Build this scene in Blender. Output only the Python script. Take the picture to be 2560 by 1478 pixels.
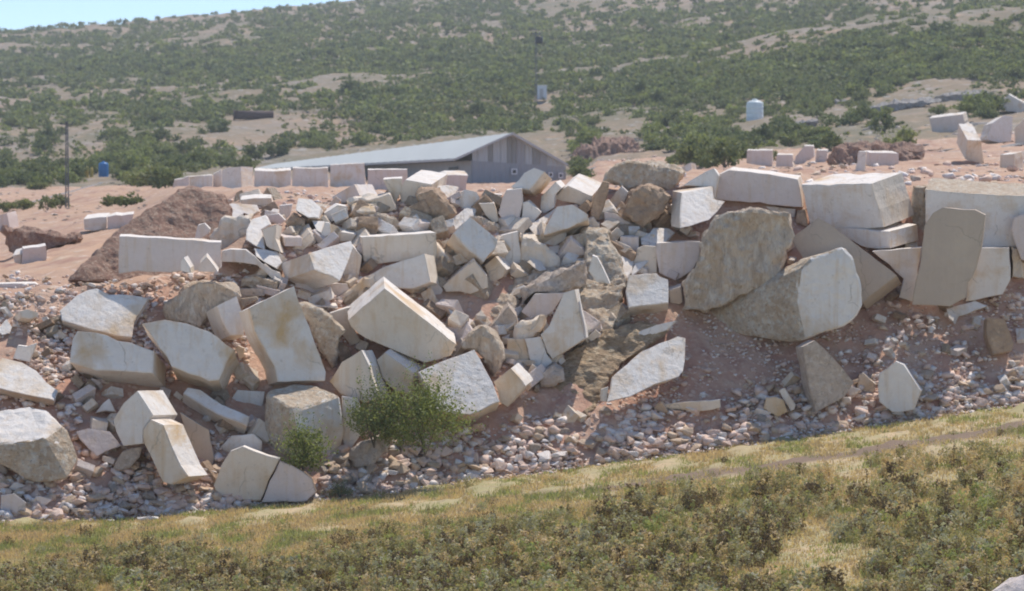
import bpy, bmesh, math, random
import numpy as np
from mathutils import Vector, noise
random.seed(7); RNG = np.random.default_rng(11)
for o in list(bpy.data.objects): bpy.data.objects.remove(o)
SC = bpy.context.scene; COL = SC.collection
W, H = 2560.0, 1478.0                       # size of the photograph the measurements were taken from
F = 1280 / math.tan(math.radians(10)); HORIZON = 460
PITCH = math.atan((H/2 - HORIZON) / F); CP, SP = math.cos(PITCH), math.sin(PITCH)

# ---------------- camera, sky, sun, exposure
cam = bpy.data.objects.new('camera', bpy.data.cameras.new('camera')); COL.objects.link(cam)
cam.location = (0, 0, 0); cam.rotation_euler = (math.pi/2 - PITCH, 0, 0)
cam.data.sensor_width = 36; cam.data.angle = math.radians(20)
cam.data.clip_start = 1; cam.data.clip_end = 6000
cam.data.dof.use_dof = True; cam.data.dof.focus_distance = 56; cam.data.dof.aperture_fstop = 2.6
SC.camera = cam
SUN_EL, SUN_AZ = math.radians(60), math.radians(34)      # azimuth from +Y towards +X
world = bpy.data.worlds.new("World"); SC.world = world; world.use_nodes = True
wn = world.node_tree; bg = wn.nodes['Background']
sky = wn.nodes.new('ShaderNodeTexSky'); sky.sky_type = 'NISHITA'; sky.sun_disc = False
sky.sun_elevation = SUN_EL; sky.sun_rotation = SUN_AZ; sky.air_density = 1.0; sky.dust_density = 0.2; sky.ozone_density = 2.4; sky.altitude = 4200
wn.links.new(sky.outputs[0], bg.inputs[0]); bg.inputs[1].default_value = 0.14
sl = bpy.data.lights.new('sun', 'SUN'); sl.energy = 3.35; sl.angle = math.radians(0.5); sl.color = (1.0, 0.955, 0.885)
so = bpy.data.objects.new('sun', sl); COL.objects.link(so)
sd = Vector((math.cos(SUN_EL)*math.sin(SUN_AZ), math.cos(SUN_EL)*math.cos(SUN_AZ), math.sin(SUN_EL)))
so.rotation_euler = (-sd).to_track_quat('-Z', 'Y').to_euler(); so.location = (60, 60, 200)
vs = SC.view_settings; vs.view_transform = 'Standard'; vs.look = 'None'; vs.gamma = 1; vs.exposure = 0.45; vs.use_curve_mapping = False
SC.render.engine = 'CYCLES'; SC.cycles.use_denoising = True; SC.cycles.max_bounces = 6; SC.cycles.volume_bounces = 0
SC.cycles.filter_width = 1.9

# ---------------- measuring helpers: a sight line through (u, v) of the photograph, at depth Y metres
def at(u, v, Y):
    xc, yc = (u-1280)/F, (H/2-v)/F
    y = CP + yc*SP
    return Vector((xc/y*Y, Y, (yc*CP-SP)/y*Y))
def zv(v, Y):
    yc = (H/2-v)/F
    return (yc*CP-SP)/(CP+yc*SP)*Y

# ---------------- terrain profile: photograph rows (v) of the ground at given distances, for a fan of columns (u)
UN = np.array([-900,0,200,320,450,600,1000,1415,1500,2000,2560,3460], float)
UB = np.array([-900,0,300,620,900,1200,1500,1900,2200,2560,3460], float)
VB = np.array([1330,1306,1298,1266,1240,1200,1162,1108,1062,1008,900], float)
VT = np.array([745,738,722,706,690,600,500,488,480,465,470,470], float)
YS_ = [110,170,240,320,450,650,720,1000,1300,1380]
VV = np.array([
 [665,660,612,590,560,482,486,478,462,450,445,440],
 [590,580,545,530,476,475,478,470,455,425,415,410],
 [545,535,508,492,470,470,474,465,440,405,385,375],
 [484,474,468,464,448,442,466,455,405,375,335,320],
 [412,408,400,394,390,400,376,345,332,275,225,200],
 [290,282,266,258,250,236,210,181,175,80,15,-40],
 [262,250,238,230,222,205,180,148,140,92,32,-20],
 [150,142,126,116,106,90,58,28,20,-20,-60,-80],
 [88,76,66,58,47,32,-8,-50,-60,-80,-100,-120],
 [100,90,80,74,62,48,10,-35,-45,-70,-90,-110]], float)
def yb(u): return 70 + 10*np.clip(u, -900, 3460)/2560
def vb(u): return np.interp(u, UB, VB)
_cache = {}
def column(u):
    k = round(float(u)/4)
    if k not in _cache:
        uu = k*4
        b, Y0 = float(vb(uu)), float(yb(uu)); t = float(np.interp(uu, UN, VT)); Yt = Y0 + 0.0125*(b-t)
        ys = [Y0, Yt] + YS_; vs_ = [b, t] + [float(np.interp(uu, UN, r)) for r in VV]
        _cache[k] = (np.array(ys), np.array([zv(v, y) for v, y in zip(vs_, ys)]))
    return _cache[k]
def ground(x, Y):
    """height of the bare ground at x, Y (no small relief)"""
    u = 1280 + F*x/Y
    if Y < yb(u):
        for _ in range(3): u = 1280 + F*x/yb(u)
        u = min(max(u, -900), 3460)
        return zv(float(vb(u)), float(yb(u)))
    ys, zs = column(min(max(u, -900), 3460))
    return float(np.interp(Y, ys, zs))
_inv = {}
def depth_at(u, v):
    """distance at which the sight line (u, v) meets the ground"""
    k = round(float(u)/8)
    if k not in _inv:
        uu = k*8
        Y = np.concatenate([np.linspace(25, float(yb(uu)), 60), np.linspace(float(yb(uu))+.05, 110, 120), np.geomspace(111, 1300, 300)])
        z = np.array([ground((uu-1280)/F*y, y) for y in Y])
        # row seen
        t = z/Y; yc = (t*CP+SP)/(CP-t*SP); vv = H/2 - yc*F
        m = np.minimum.accumulate(vv)
        _inv[k] = (Y, m)
    Y, m = _inv[k]
    i = int(np.searchsorted(-m, -v))
    if i <= 0: return float(Y[0])
    if i >= len(Y): return float(Y[-1])
    f = (m[i-1]-v)/max(m[i-1]-m[i], 1e-6)
    return float(Y[i-1] + (Y[i]-Y[i-1])*min(max(f, 0), 1))

# ---------------- node materials
def mat(name, build):
    m = bpy.data.materials.new(name); m.use_nodes = True
    nt = m.node_tree; b = nt.nodes['Principled BSDF']; b.inputs['Roughness'].default_value = .9
    b.inputs['Specular IOR Level'].default_value = .25
    build(nt, b); return m
def N(nt, t, **kw):
    n = nt.nodes.new(t)
    for k, v in kw.items():
        if k.startswith('_'): setattr(n, k[1:], v)
        else: n.inputs[k.replace('__', ' ')].default_value = v
    return n
def coords(nt, rnd=True, scale=(1,1,1), world=False):
    if world:
        g = nt.nodes.new('ShaderNodeNewGeometry'); src = g.outputs['Position']
    else:
        g = nt.nodes.new('ShaderNodeTexCoord'); src = g.outputs['Object']
    mp = nt.nodes.new('ShaderNodeMapping'); mp.inputs['Scale'].default_value = scale
    nt.links.new(src, mp.inputs[0])
    if rnd and not world:
        oi = nt.nodes.new('ShaderNodeObjectInfo'); mu = N(nt, 'ShaderNodeMath', _operation='MULTIPLY'); mu.inputs[1].default_value = 57
        nt.links.new(oi.outputs['Random'], mu.inputs[0]); nt.links.new(mu.outputs[0], mp.inputs['Location'])
    return mp.outputs[0]
def nz(nt, co, scale, detail=4, rough=.55, dist=0):
    n = N(nt, 'ShaderNodeTexNoise', Scale=scale, Detail=detail, Roughness=rough, Distortion=dist)
    nt.links.new(co, n.inputs['Vector']); return n.outputs['Fac']
def ramp(nt, fac, lo, hi, a=0.0, b=1.0):
    n = N(nt, 'ShaderNodeMapRange'); n.inputs[1].default_value = lo; n.inputs[2].default_value = hi
    n.inputs[3].default_value = a; n.inputs[4].default_value = b
    nt.links.new(fac, n.inputs[0]); return n.outputs[0]
def mix(nt, fac, a, b):
    n = nt.nodes.new('ShaderNodeMix'); n.data_type = 'RGBA'
    if hasattr(fac, 'links'): nt.links.new(fac, n.inputs[0])
    else: n.inputs[0].default_value = fac
    for i, c in ((6, a), (7, b)):
        if isinstance(c, tuple): n.inputs[i].default_value = (*c, 1)
        else: nt.links.new(c, n.inputs[i])
    return n.outputs[2]
def bump(nt, b, h, dist, strength=1.0):
    n = N(nt, 'ShaderNodeBump', Strength=strength, Distance=dist); nt.links.new(h, n.inputs['Height']); nt.links.new(n.outputs[0], b.inputs['Normal'])
def math2(nt, op, a, b):
    n = N(nt, 'ShaderNodeMath', _operation=op)
    for i, c in ((0, a), (1, b)):
        if isinstance(c, (int, float)): n.inputs[i].default_value = c
        else: nt.links.new(c, n.inputs[i])
    return n.outputs[0]

def stone(name, base, alt, stain, s_lo, s_hi, bdist=.026, streak=.45, grime=(.30,.25,.20)):
    def build(nt, b):
        co = coords(nt)
        c = mix(nt, nz(nt, co, .9, 3), base, alt)
        st = ramp(nt, nz(nt, co, .75, 5, .6, .4), s_lo, s_hi)
        c = mix(nt, st, c, stain)
        # saw marks and drip streaks running down the faces
        cs = coords(nt, scale=(5, 5, .35))
        k = ramp(nt, nz(nt, cs, 1.2, 4, .6), .52, .75, 0, streak)
        c = mix(nt, k, c, stain)
        # small pits, dust and dark specks
        sp = ramp(nt, nz(nt, co, 9, 5, .7), .60, .72, 0, .45)
        c = mix(nt, sp, c, grime)
        # hairline fractures running in from the broken edges
        wob = N(nt, 'ShaderNodeTexNoise', Scale=1.4, Detail=4.0); nt.links.new(co, wob.inputs['Vector'])
        va = N(nt, 'ShaderNodeVectorMath', _operation='ADD'); nt.links.new(co, va.inputs[0]); nt.links.new(wob.outputs['Color'], va.inputs[1])
        vo = N(nt, 'ShaderNodeTexVoronoi', _feature='DISTANCE_TO_EDGE', Scale=.55); nt.links.new(va.outputs[0], vo.inputs['Vector'])
        ck = math2(nt, 'MULTIPLY', ramp(nt, vo.outputs['Distance'], .012, .004, 0, .45), ramp(nt, nz(nt, co, .8, 2), .54, .60))
        c = mix(nt, ck, c, grime)
        dust = ramp(nt, nz(nt, co, 3.2, 6, .65), .42, .70, 0, .20)
        c = mix(nt, dust, c, (.56,.43,.31))
        nt.links.new(c, b.inputs['Base Color'])
        h = math2(nt, 'ADD', math2(nt, 'MULTIPLY', nz(nt, co, 26, 5, .7), .5), math2(nt, 'MULTIPLY', nz(nt, co, 5, 4, .6), 1.6))
        bump(nt, b, h, bdist)
    return mat(name, build)
def rock(name, c1, c2, c3, c4, bdist=.12, sc=1.0, stretch=(1,1,1)):
    def build(nt, b):
        co = coords(nt, scale=stretch)
        c = mix(nt, ramp(nt, nz(nt, co, 1.1*sc, 5, .6, .6), .35, .65), c1, c2)
        c = mix(nt, ramp(nt, nz(nt, co, 3.1*sc, 6, .7, .5), .48, .66), c, c3)
        c = mix(nt, ramp(nt, nz(nt, co, 5.3*sc, 6, .7, .3), .55, .68, 0, .85), c, c4)
        nt.links.new(c, b.inputs['Base Color'])
        h = math2(nt, 'ADD', math2(nt, 'MULTIPLY', nz(nt, co, 2.2*sc, 7, .7, .5), 1.0), math2(nt, 'MULTIPLY', nz(nt, co, 9*sc, 5, .7), .35))
        bump(nt, b, h, bdist)
    return mat(name, build)
WARM = (.62,.42,.225)
M = {}
M['w'] = stone('cut_white_marble', (.82,.755,.69), (.76,.69,.625), WARM, .53, .76)
M['p'] = stone('cut_pinkish_marble', (.74,.62,.56), (.70,.60,.545), WARM, .62, .82)
M['t'] = stone('tan_stained_marble', (.78,.675,.56), (.72,.595,.47), (.62,.41,.21), .52, .74, .02, .5)
M['d'] = stone('dark_tan_stone', (.54,.435,.345), (.48,.38,.295), (.58,.47,.36), .5, .75, .02, .5)
M['b'] = rock('brown_rock', (.50,.345,.235), (.40,.275,.185), (.60,.43,.29), (.28,.19,.135), .14)
M['r'] = rock('weathered_rock', (.76,.60,.45), (.60,.45,.32), (.85,.74,.61), (.40,.29,.21), .20, 1.4, (1.5,1.5,.5))
M['c'] = rock('crumbly_sandstone', (.82,.66,.49), (.66,.48,.32), (.88,.80,.68), (.40,.28,.20), .22, 2.0)
M['s'] = rock('pitted_grey_rock', (.72,.585,.48), (.58,.46,.365), (.82,.71,.61), (.38,.29,.22), .18, 1.8)
M['k'] = rock('layered_brown_rock', (.68,.49,.31), (.48,.335,.21), (.80,.64,.44), (.30,.205,.14), .28, 2.2, (.7,.7,1.6))
M['e'] = rock('dark_red_earth', (.36,.205,.15), (.44,.28,.205), (.56,.42,.32), (.25,.145,.11), .14, 3.4, (1,1,1))
M['o'] = rock('grey_limestone', (.36,.335,.31), (.24,.215,.20), (.47,.44,.41), (.16,.14,.13), .3, .35, (1,1,3))
M['g'] = M['u'] = M['w']
M['rp'] = stone('pink_rubble', (.80,.585,.48), (.72,.54,.44), (.60,.41,.27), .5, .75)
M['rt'] = stone('tan_rubble', (.68,.51,.37), (.58,.43,.30), (.50,.33,.20), .5, .75)
M['rw'] = stone('pale_rubble', (.86,.77,.71), (.78,.70,.64), WARM, .6, .8)

def ground_mat(name, c1, c2, c3, c4, peb=None, s=1.0, bd=.08):
    def build(nt, b):
        co = coords(nt, world=True)
        c = mix(nt, ramp(nt, nz(nt, co, .18*s, 5, .6, .5), .38, .62), c1, c2)
        c = mix(nt, ramp(nt, nz(nt, co, .75*s, 6, .65, .4), .5, .66), c, c3)
        c = mix(nt, ramp(nt, nz(nt, co, 2.6*s, 5, .65), .55, .70), c, c4)
        h = nz(nt, co, 1.3*s, 8, .7)
        if peb:
            v = N(nt, 'ShaderNodeTexVoronoi', Scale=peb[1]); nt.links.new(co, v.inputs['Vector'])
            m_ = math2(nt, 'MULTIPLY', ramp(nt, v.outputs['Distance'], .36, .26, 0, .6), ramp(nt, nz(nt, co, peb[1]*.35, 3), .46, .56))
            c = mix(nt, m_, c, peb[0]); h = math2(nt, 'ADD', h, math2(nt, 'MULTIPLY', m_, .5))
        nt.links.new(c, b.inputs['Base Color']); bump(nt, b, h, bd)
    return mat(name, build)
M['field'] = ground_mat('field_soil', (.46,.36,.21), (.36,.32,.16), (.56,.41,.25), (.30,.24,.15), None, 1.2, .05)
M['bank'] = ground_mat('rubble_bank_dirt', (.56,.31,.215), (.60,.40,.285), (.44,.235,.17), (.66,.49,.365), ((.70,.52,.41), 4.2), 2.0, .10)
M['plat'] = ground_mat('orange_quarry_dirt', (.50,.315,.205), (.46,.30,.21), (.36,.20,.145), (.56,.42,.30), ((.62,.53,.45), 1.2), .35, .2)
M['hill'] = ground_mat('dry_hillside', (.30,.215,.145), (.19,.165,.105), (.30,.245,.20), (.42,.28,.18), ((.42,.39,.36), .45), .09, .6)
M['track'] = ground_mat('brown_track_dirt', (.29,.21,.155), (.36,.26,.18), (.22,.155,.115), (.42,.31,.20), None, 1.5, .04)

def worn_strip(m):
    # trodden brown earth wandering across the field: a real colour change in the soil along a line
    nt = m.node_tree; b = nt.nodes['Principled BSDF']; old = b.inputs['Base Color'].links[0].from_socket
    pts = []
    for u in (1300, 2350):
        v = float(vb(u)) + 60; Y = depth_at(u, v); pts.append(((u-1280)/F*Y, Y))
    (x0, y0), (x1, y1) = pts; L = math.hypot(x1-x0, y1-y0); nx, ny = -(y1-y0)/L, (x1-x0)/L
    co = coords(nt, world=True); sp = N(nt, 'ShaderNodeSeparateXYZ'); nt.links.new(co, sp.inputs[0])
    d = math2(nt, 'ADD', math2(nt, 'MULTIPLY', sp.outputs[0], nx), math2(nt, 'MULTIPLY', sp.outputs[1], ny))
    d = math2(nt, 'SUBTRACT', d, x0*nx + y0*ny)
    d = math2(nt, 'ABSOLUTE', math2(nt, 'ADD', d, math2(nt, 'MULTIPLY', math2(nt, 'SUBTRACT', nz(nt, co, .35, 4, .6), .5), 2.6)), 0)
    mk = math2(nt, 'MULTIPLY', ramp(nt, d, 1.15, .55), ramp(nt, sp.outputs[0], -1.5, 2.0))
    nt.links.new(mix(nt, math2(nt, 'MULTIPLY', mk, .9), old, (.20, .135, .10)), b.inputs['Base Color'])
worn_strip(M['field'])
def leaf(name, c, v=.35, rough=.7):
    def build(nt, b):
        oi = nt.nodes.new('ShaderNodeObjectInfo'); g = nt.nodes.new('ShaderNodeNewGeometry')
        r = N(nt, 'ShaderNodeTexNoise', Scale=1.7, Detail=2.0); nt.links.new(g.outputs['Position'], r.inputs['Vector'])
        f = math2(nt, 'ADD', math2(nt, 'MULTIPLY', oi.outputs['Random'], .5), math2(nt, 'MULTIPLY', r.outputs['Fac'], .6))
        a = tuple(x*(1-v) for x in c); bb = tuple(x*(1+v) for x in c)
        nt.links.new(mix(nt, f, a, bb), b.inputs['Base Color']); b.inputs['Roughness'].default_value = rough
        t = N(nt, 'ShaderNodeBsdfTranslucent'); t.inputs[0].default_value = (c[0]*1.3, c[1]*1.35, c[2]*.8, 1)
        ms = N(nt, 'ShaderNodeMixShader'); ms.inputs[0].default_value = .3
        out = nt.nodes['Material Output']
        nt.links.new(b.outputs[0], ms.inputs[1]); nt.links.new(t.outputs[0], ms.inputs[2]); nt.links.new(ms.outputs[0], out.inputs[0])
    return mat(name, build)
def plain(name, c, rough=.6, metal=0, var=.12, sc=3.0, stretch=(1,1,1)):
    def build(nt, b):
        co = coords(nt, scale=stretch)
        nt.links.new(mix(nt, nz(nt, co, sc, 5, .6), tuple(x*(1-var) for x in c), tuple(min(1, x*(1+var)) for x in c)), b.inputs['Base Color'])
        b.inputs['Roughness'].default_value = rough; b.inputs['Metallic'].default_value = metal
    return mat(name, build)
L1 = leaf('olive_leaves', (.20,.21,.10)); L2 = leaf('dark_green_leaves', (.14,.16,.075)); L3 = leaf('bright_green_leaves', (.26,.28,.105))
GRN = leaf('grass_green', (.38,.39,.16)); OLV = leaf('weed_olive', (.36,.31,.165)); DRK = leaf('weed_brown', (.17,.12,.075)); STR = leaf('dry_straw', (.60,.45,.27)); SAG = leaf('sage_leaves', (.26,.29,.20)); SIL = leaf('silvery_leaves', (.46,.42,.30))
WOOD = plain('bark', (.16,.13,.10), .9)

# ---------------- object helpers
def link(name, me, mats, parent=None):
    o = bpy.data.objects.new(name, me); COL.objects.link(o)
    for m in (mats if isinstance(mats, (list, tuple)) else [mats]):
        if len(me.materials) < (len(mats) if isinstance(mats, (list, tuple)) else 1): me.materials.append(m)
    if parent: o.parent = parent
    return o
def tag(o, label=None, cat=None, group=None, kind=None):
    for k, v in (('label', label), ('category', cat), ('group', group), ('kind', kind)):
        if v: o[k] = v
    return o
def empty(name, loc, rz=0):
    o = bpy.data.objects.new(name, None); COL.objects.link(o); o.location = loc; o.rotation_euler = (0, 0, rz); return o
def from_np(name, V, Fc, matidx=None, smooth=False):
    """V (n,3), Fc (m,k)"""
    me = bpy.data.meshes.new(name); V = np.asarray(V, np.float32); Fc = np.asarray(Fc, np.int32); m, k = Fc.shape
    me.vertices.add(len(V)); me.vertices.foreach_set('co', V.ravel())
    me.loops.add(m*k); me.loops.foreach_set('vertex_index', Fc.ravel())
    me.polygons.add(m); me.polygons.foreach_set('loop_start', np.arange(0, m*k, k, dtype=np.int32))
    try: me.polygons.foreach_set('loop_total', np.full(m, k, np.int32))
    except Exception: pass
    if matidx is not None: me.polygons.foreach_set('material_index', np.asarray(matidx, np.int32))
    me.update(calc_edges=True); me.validate()
    return me

# ---------------- the ground: one continuous sheet in four stretches
def relief(x, y, Y):
    p = Vector((x, y, 0))
    if Y < 69: return .05*noise.fractal(p*.5, 1, 2, 3)
    r = .16*noise.fractal(p*.9, 1, 2, 4)
    if Y > 90: r += .35*min((Y-90)/100, 1)*noise.fractal(p*.12, 1, 2, 4)
    if Y > 300:
        k = min((Y-300)/400, 1)
        r += 3.2*k*noise.fractal(p*.012, 1, 2, 5) + 1.2*k*noise.fractal(p*.05, 1, 2, 4)
    if 200 < Y < 560 and x > -40:      # limestone terraces on the slope
        s = (y*.16 + x*.05 + 1.5*noise.noise(p*.02)) % 1.0
        r += .55*min((Y-200)/150, 1)*(s - .5)
    return r
US = np.arange(-900, 3461, 14.0)
def strip(name, rows, m, kind='structure'):
    nc = len(US); V = np.zeros((len(rows)*nc, 3))
    for j, row in enumerate(rows):
        for i, u in enumerate(US):
            Y = row(u); x = (u-1280)/F*Y
            V[j*nc+i] = (x, Y, ground(x, Y) + relief(x, Y, Y))
    a = np.arange(len(rows)-1)[:, None]*nc + np.arange(nc-1)[None, :]; a = a.ravel()
    me = from_np(name, V, np.stack([a, a+1, a+1+nc, a+nc], 1))
    me.polygons.foreach_set('use_smooth', np.ones(len(me.polygons), bool))
    return tag(link(name, me, m), kind=kind)
def yt(u): return float(column(u)[0][1])
strip('grass_field', [(lambda u, t=t: 8 + (float(yb(u))-8)*t) for t in np.linspace(0, 1, 60)], M['field'])
strip('rubble_bank', [(lambda u, t=t: float(yb(u)) + (yt(u)-float(yb(u)))*t) for t in np.linspace(0, 1, 60)], M['bank'])
strip('quarry_ground', [(lambda u, t=t: yt(u)*(1-t) + 320*t) for t in np.linspace(0, 1, 120)**1.6], M['plat'])
strip('hillside', [(lambda u, y=y: y) for y in np.concatenate([np.geomspace(320, 1300, 210), [1380, 1500, 1700]])], M['hill'])

# ---------------- stones: every block is a solid measured from the photograph
def rough_up(bm, maxlen, amp, seed):
    for _ in range(5):
        es = [e for e in bm.edges if e.calc_length() > maxlen]
        if not es: break
        bmesh.ops.subdivide_edges(bm, edges=es, cuts=1)
        bmesh.ops.triangulate(bm, faces=[f for f in bm.faces if len(f.verts) > 3])
        if len(bm.faces) > 7000: break
    bm.normal_update()
    off = Vector((seed*3.1, seed*1.7, seed))
    mv = []
    for v in bm.verts:
        p = v.co + off
        d = noise.fractal(p*1.1, 1, 2.1, 3)*1.0 + abs(noise.noise(p*3.3))*.55 - .2 + noise.noise(p*7)*.22
        mv.append(v.normal*d*amp)
    for v, m_ in zip(bm.verts, mv): v.co += m_
def resample(pts, step, jit, rnd):
    out = []
    for i, p in enumerate(pts):
        q = pts[(i+1) % len(pts)]; n = max(1, int(math.hypot(q[0]-p[0], q[1]-p[1])/step))
        for k in range(n):
            t = k/n; j = jit if k else jit*.4
            out.append((p[0]+(q[0]-p[0])*t+rnd.uniform(-j, j), p[1]+(q[1]-p[1])*t+rnd.uniform(-j, j)))
    return out
ROUGH = {'rough_boulder': .19, 'rock_outcrop': .5, 'earth_mound': .14, 'earth_ledge': .22}
POLYS = []; NAMED = []
STOP = {'beside','in','on','at','below','above','under','left','right','near','behind','between','before','butted','against','stuck','standing','half','leaning','lying','running','resting','wedged','squeezed','touching','from','rising','capping','among','directly','balanced','through','cut','sticking','pointing','clear','before','just','running','across','along','of','below,','slanting','joined','sloping','just','top','with','low','tilted','to'}
def short(label):
    w = label.replace(',', ' ,').split(); out = []
    for i, t in enumerate(w):
        if t == ',' or (i >= 2 and t in STOP): break
        out.append(t)
    return ' '.join(out[:7])
def beside(u, v):
    c = min(NAMED, key=lambda q: math.hypot(q[0]-u, (q[1]-v)*1.2)); du, dv = c[0]-u, c[1]-v
    d = ('left of' if du > 0 else 'right of') if abs(du) > abs(dv) else ('above' if dv > 0 else 'below')
    return f'{d} the {c[2]}'
def make_stone(idx, org, name, code, pts, e, D, opts, label):
    rnd = random.Random(idx*13+5)
    k = 1/3.64; ox, oy = org
    P = [(ox+p[0]*k, oy+p[1]*k) + ((p[2],) if len(p) > 2 else ()) for p in pts]
    e = (e[0]*k, e[1]*k)
    POLYS.append(np.array([(p[0], p[1]) for p in P])); NAMED.append((POLYS[-1][:, 0].mean(), POLYS[-1][:, 1].mean(), short(label)))
    low = max(P, key=lambda p: p[1])
    if e[1] > 4 and code != 'H' and 'Y' not in opts:      # underside in view: the back edge is what rests on the bank
        Yb_ = depth_at(low[0], min(low[1]+e[1], 1400)); Y0 = Yb_ - .8*D*.8 + .3*min(opts.get('off', 0), 0)
        POLYS.append(np.array([(p[0]+e[0], p[1]+e[1]) for p in P]))
    else: Y0 = depth_at(low[0], min(low[1], 1400)) + opts.get('off', 0.0)
    if 'Y' in opts: Y0 = opts['Y']
    s = Y0/F
    bm = bmesh.new()
    mc = opts.get('mat', code)
    key = mc[0]
    rough = ROUGH.get(name, 0)
    if code == 'H':
        for p in P: bm.verts.new(at(p[0], p[1], Y0 + p[2]))
        r = bmesh.ops.convex_hull(bm, input=bm.verts[:])
        bmesh.ops.delete(bm, geom=[g for g in set(r['geom_interior']+r['geom_unused']) if isinstance(g, bmesh.types.BMVert) and g.is_valid], context='VERTS')
        bmesh.ops.dissolve_limit(bm, angle_limit=math.radians(9), verts=bm.verts[:], edges=bm.edges[:])
        bmesh.ops.bevel(bm, geom=bm.edges[:], offset=.05, segments=1, affect='EDGES', clamp_overlap=True)
        bmesh.ops.triangulate(bm, faces=bm.faces[:])
        rough_up(bm, .22, .055, idx)
    else:
        eX, eZ = e[0]*s, -e[1]*s
        ez = math.sqrt(max(D*D - eX*eX - eZ*eZ, (.35*D)**2))
        g = opts.get('g')
        if g is None:
            g = (max(-1.1, min(1.1, -eX/ez)), max(-1.1, min(1.1, -eZ/ez)))
        P2 = [(p[0], p[1]) for p in P]
        if rough: P2 = resample(P2, .45/s, .045/s, rnd)
        else:
            P2 = resample(P2, .24/s, .012/s, rnd)
            cu0 = sum(p[0] for p in P2)/len(P2); cv0 = sum(p[1] for p in P2)/len(P2)
            for _ in range(1 + len(P2)//22):           # spalled edges
                i = rnd.randrange(len(P2)); q = P2[i]; dd = math.hypot(q[0]-cu0, q[1]-cv0) + 1e-6; b_ = rnd.uniform(.02, .055)/s
                P2[i] = (q[0]-(q[0]-cu0)/dd*b_, q[1]-(q[1]-cv0)/dd*b_)
        fr, bk = [], []
        big = rough > 0
        tp = 0.93 if big else .985
        cu = sum(p[0] for p in P2)/len(P2); cv = sum(p[1] for p in P2)/len(P2)
        for u, v in P2:
            dy = g[0]*(u-low[0])*s - g[1]*(v-low[1])*s
            fr.append(bm.verts.new(at(u, v, Y0+dy)))
            ub, vb_ = cu+(u-cu)*tp+rnd.uniform(-.012, .012)/s, cv+(v-cv)*tp+rnd.uniform(-.012, .012)/s
            Yb2 = Y0+dy+ez
            bk.append(bm.verts.new(at(ub+e[0], vb_+e[1], Yb2)))
        n = len(fr)
        try: bm.faces.new(fr); bm.faces.new(bk[::-1])
        except ValueError: pass
        for i in range(n):
            bm.faces.new((fr[(i+1) % n], fr[i], bk[i], bk[(i+1) % n]))
        bmesh.ops.recalc_face_normals(bm, faces=bm.faces[:])
        ring = [ed for ed in bm.edges if (ed.verts[0] in set(fr)) == (ed.verts[1] in set(fr))]
        bmesh.ops.bevel(bm, geom=ring, offset=(.05 if big else .022), segments=(1 if big else 2), affect='EDGES', clamp_overlap=True)
        bmesh.ops.triangulate(bm, faces=[f for f in bm.faces if len(f.verts) > 3])
        if big:
            sc = Y0/85
            rough_up(bm, .17*sc if name != 'rock_outcrop' else .35*sc, rough*(sc if name != 'rock_outcrop' else 1), idx)
        else:
            # broken edges and shallow waves on the sawn faces
            rough_up(bm, .30*Y0/80, .011*Y0/80, idx)
    bmesh.ops.recalc_face_normals(bm, faces=bm.faces[:])
    # origin at the base
    lo = min(bm.verts, key=lambda v: v.co.z).co.copy()
    for v in bm.verts: v.co -= lo
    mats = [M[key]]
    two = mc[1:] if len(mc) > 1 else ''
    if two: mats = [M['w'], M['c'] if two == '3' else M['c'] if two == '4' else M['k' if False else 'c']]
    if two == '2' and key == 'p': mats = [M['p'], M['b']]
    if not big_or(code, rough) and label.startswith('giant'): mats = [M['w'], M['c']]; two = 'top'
    bm.normal_update()
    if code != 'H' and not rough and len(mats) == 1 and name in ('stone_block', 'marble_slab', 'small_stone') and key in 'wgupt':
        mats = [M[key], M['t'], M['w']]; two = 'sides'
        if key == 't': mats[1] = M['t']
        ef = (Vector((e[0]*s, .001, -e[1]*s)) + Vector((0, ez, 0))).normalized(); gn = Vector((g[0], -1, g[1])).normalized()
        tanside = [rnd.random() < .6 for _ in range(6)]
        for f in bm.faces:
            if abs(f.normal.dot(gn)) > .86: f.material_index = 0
            elif f.normal.z > .42: f.material_index = 2  # sunlit tops put into the colour: upward sides get white marble
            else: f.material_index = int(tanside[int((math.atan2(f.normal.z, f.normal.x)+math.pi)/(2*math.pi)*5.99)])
    elif len(mats) > 1:
        for f in bm.faces:
            nn = f.normal
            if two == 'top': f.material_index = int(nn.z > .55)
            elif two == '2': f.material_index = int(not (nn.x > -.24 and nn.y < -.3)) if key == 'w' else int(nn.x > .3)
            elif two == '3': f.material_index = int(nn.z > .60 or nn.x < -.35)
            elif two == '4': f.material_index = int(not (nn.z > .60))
    me = bpy.data.meshes.new(name); bm.to_mesh(me); bm.free()
    o = link(name, me, mats); o.location = lo
    cat = {'stone_block': 'stone block', 'marble_slab': 'stone slab', 'rough_boulder': 'boulder', 'marble_shard': 'stone shard', 'small_stone': 'stone',
           'earth_ledge': 'earth bank', 'earth_mound': 'earth mound', 'rock_outcrop': 'rock outcrop'}[name]
    grp = None
    if 'stored row' in label: grp = 'blocks stored in a row before the shed'
    elif 'quarry face' in label: grp = 'blocks of the quarry face'
    elif name in ('stone_block', 'marble_slab'): grp = 'quarried blocks tipped on the heap'
    tag(o, label, cat, grp)
    return o
def big_or(code, rough): return code == 'H' or rough > 0
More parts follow.
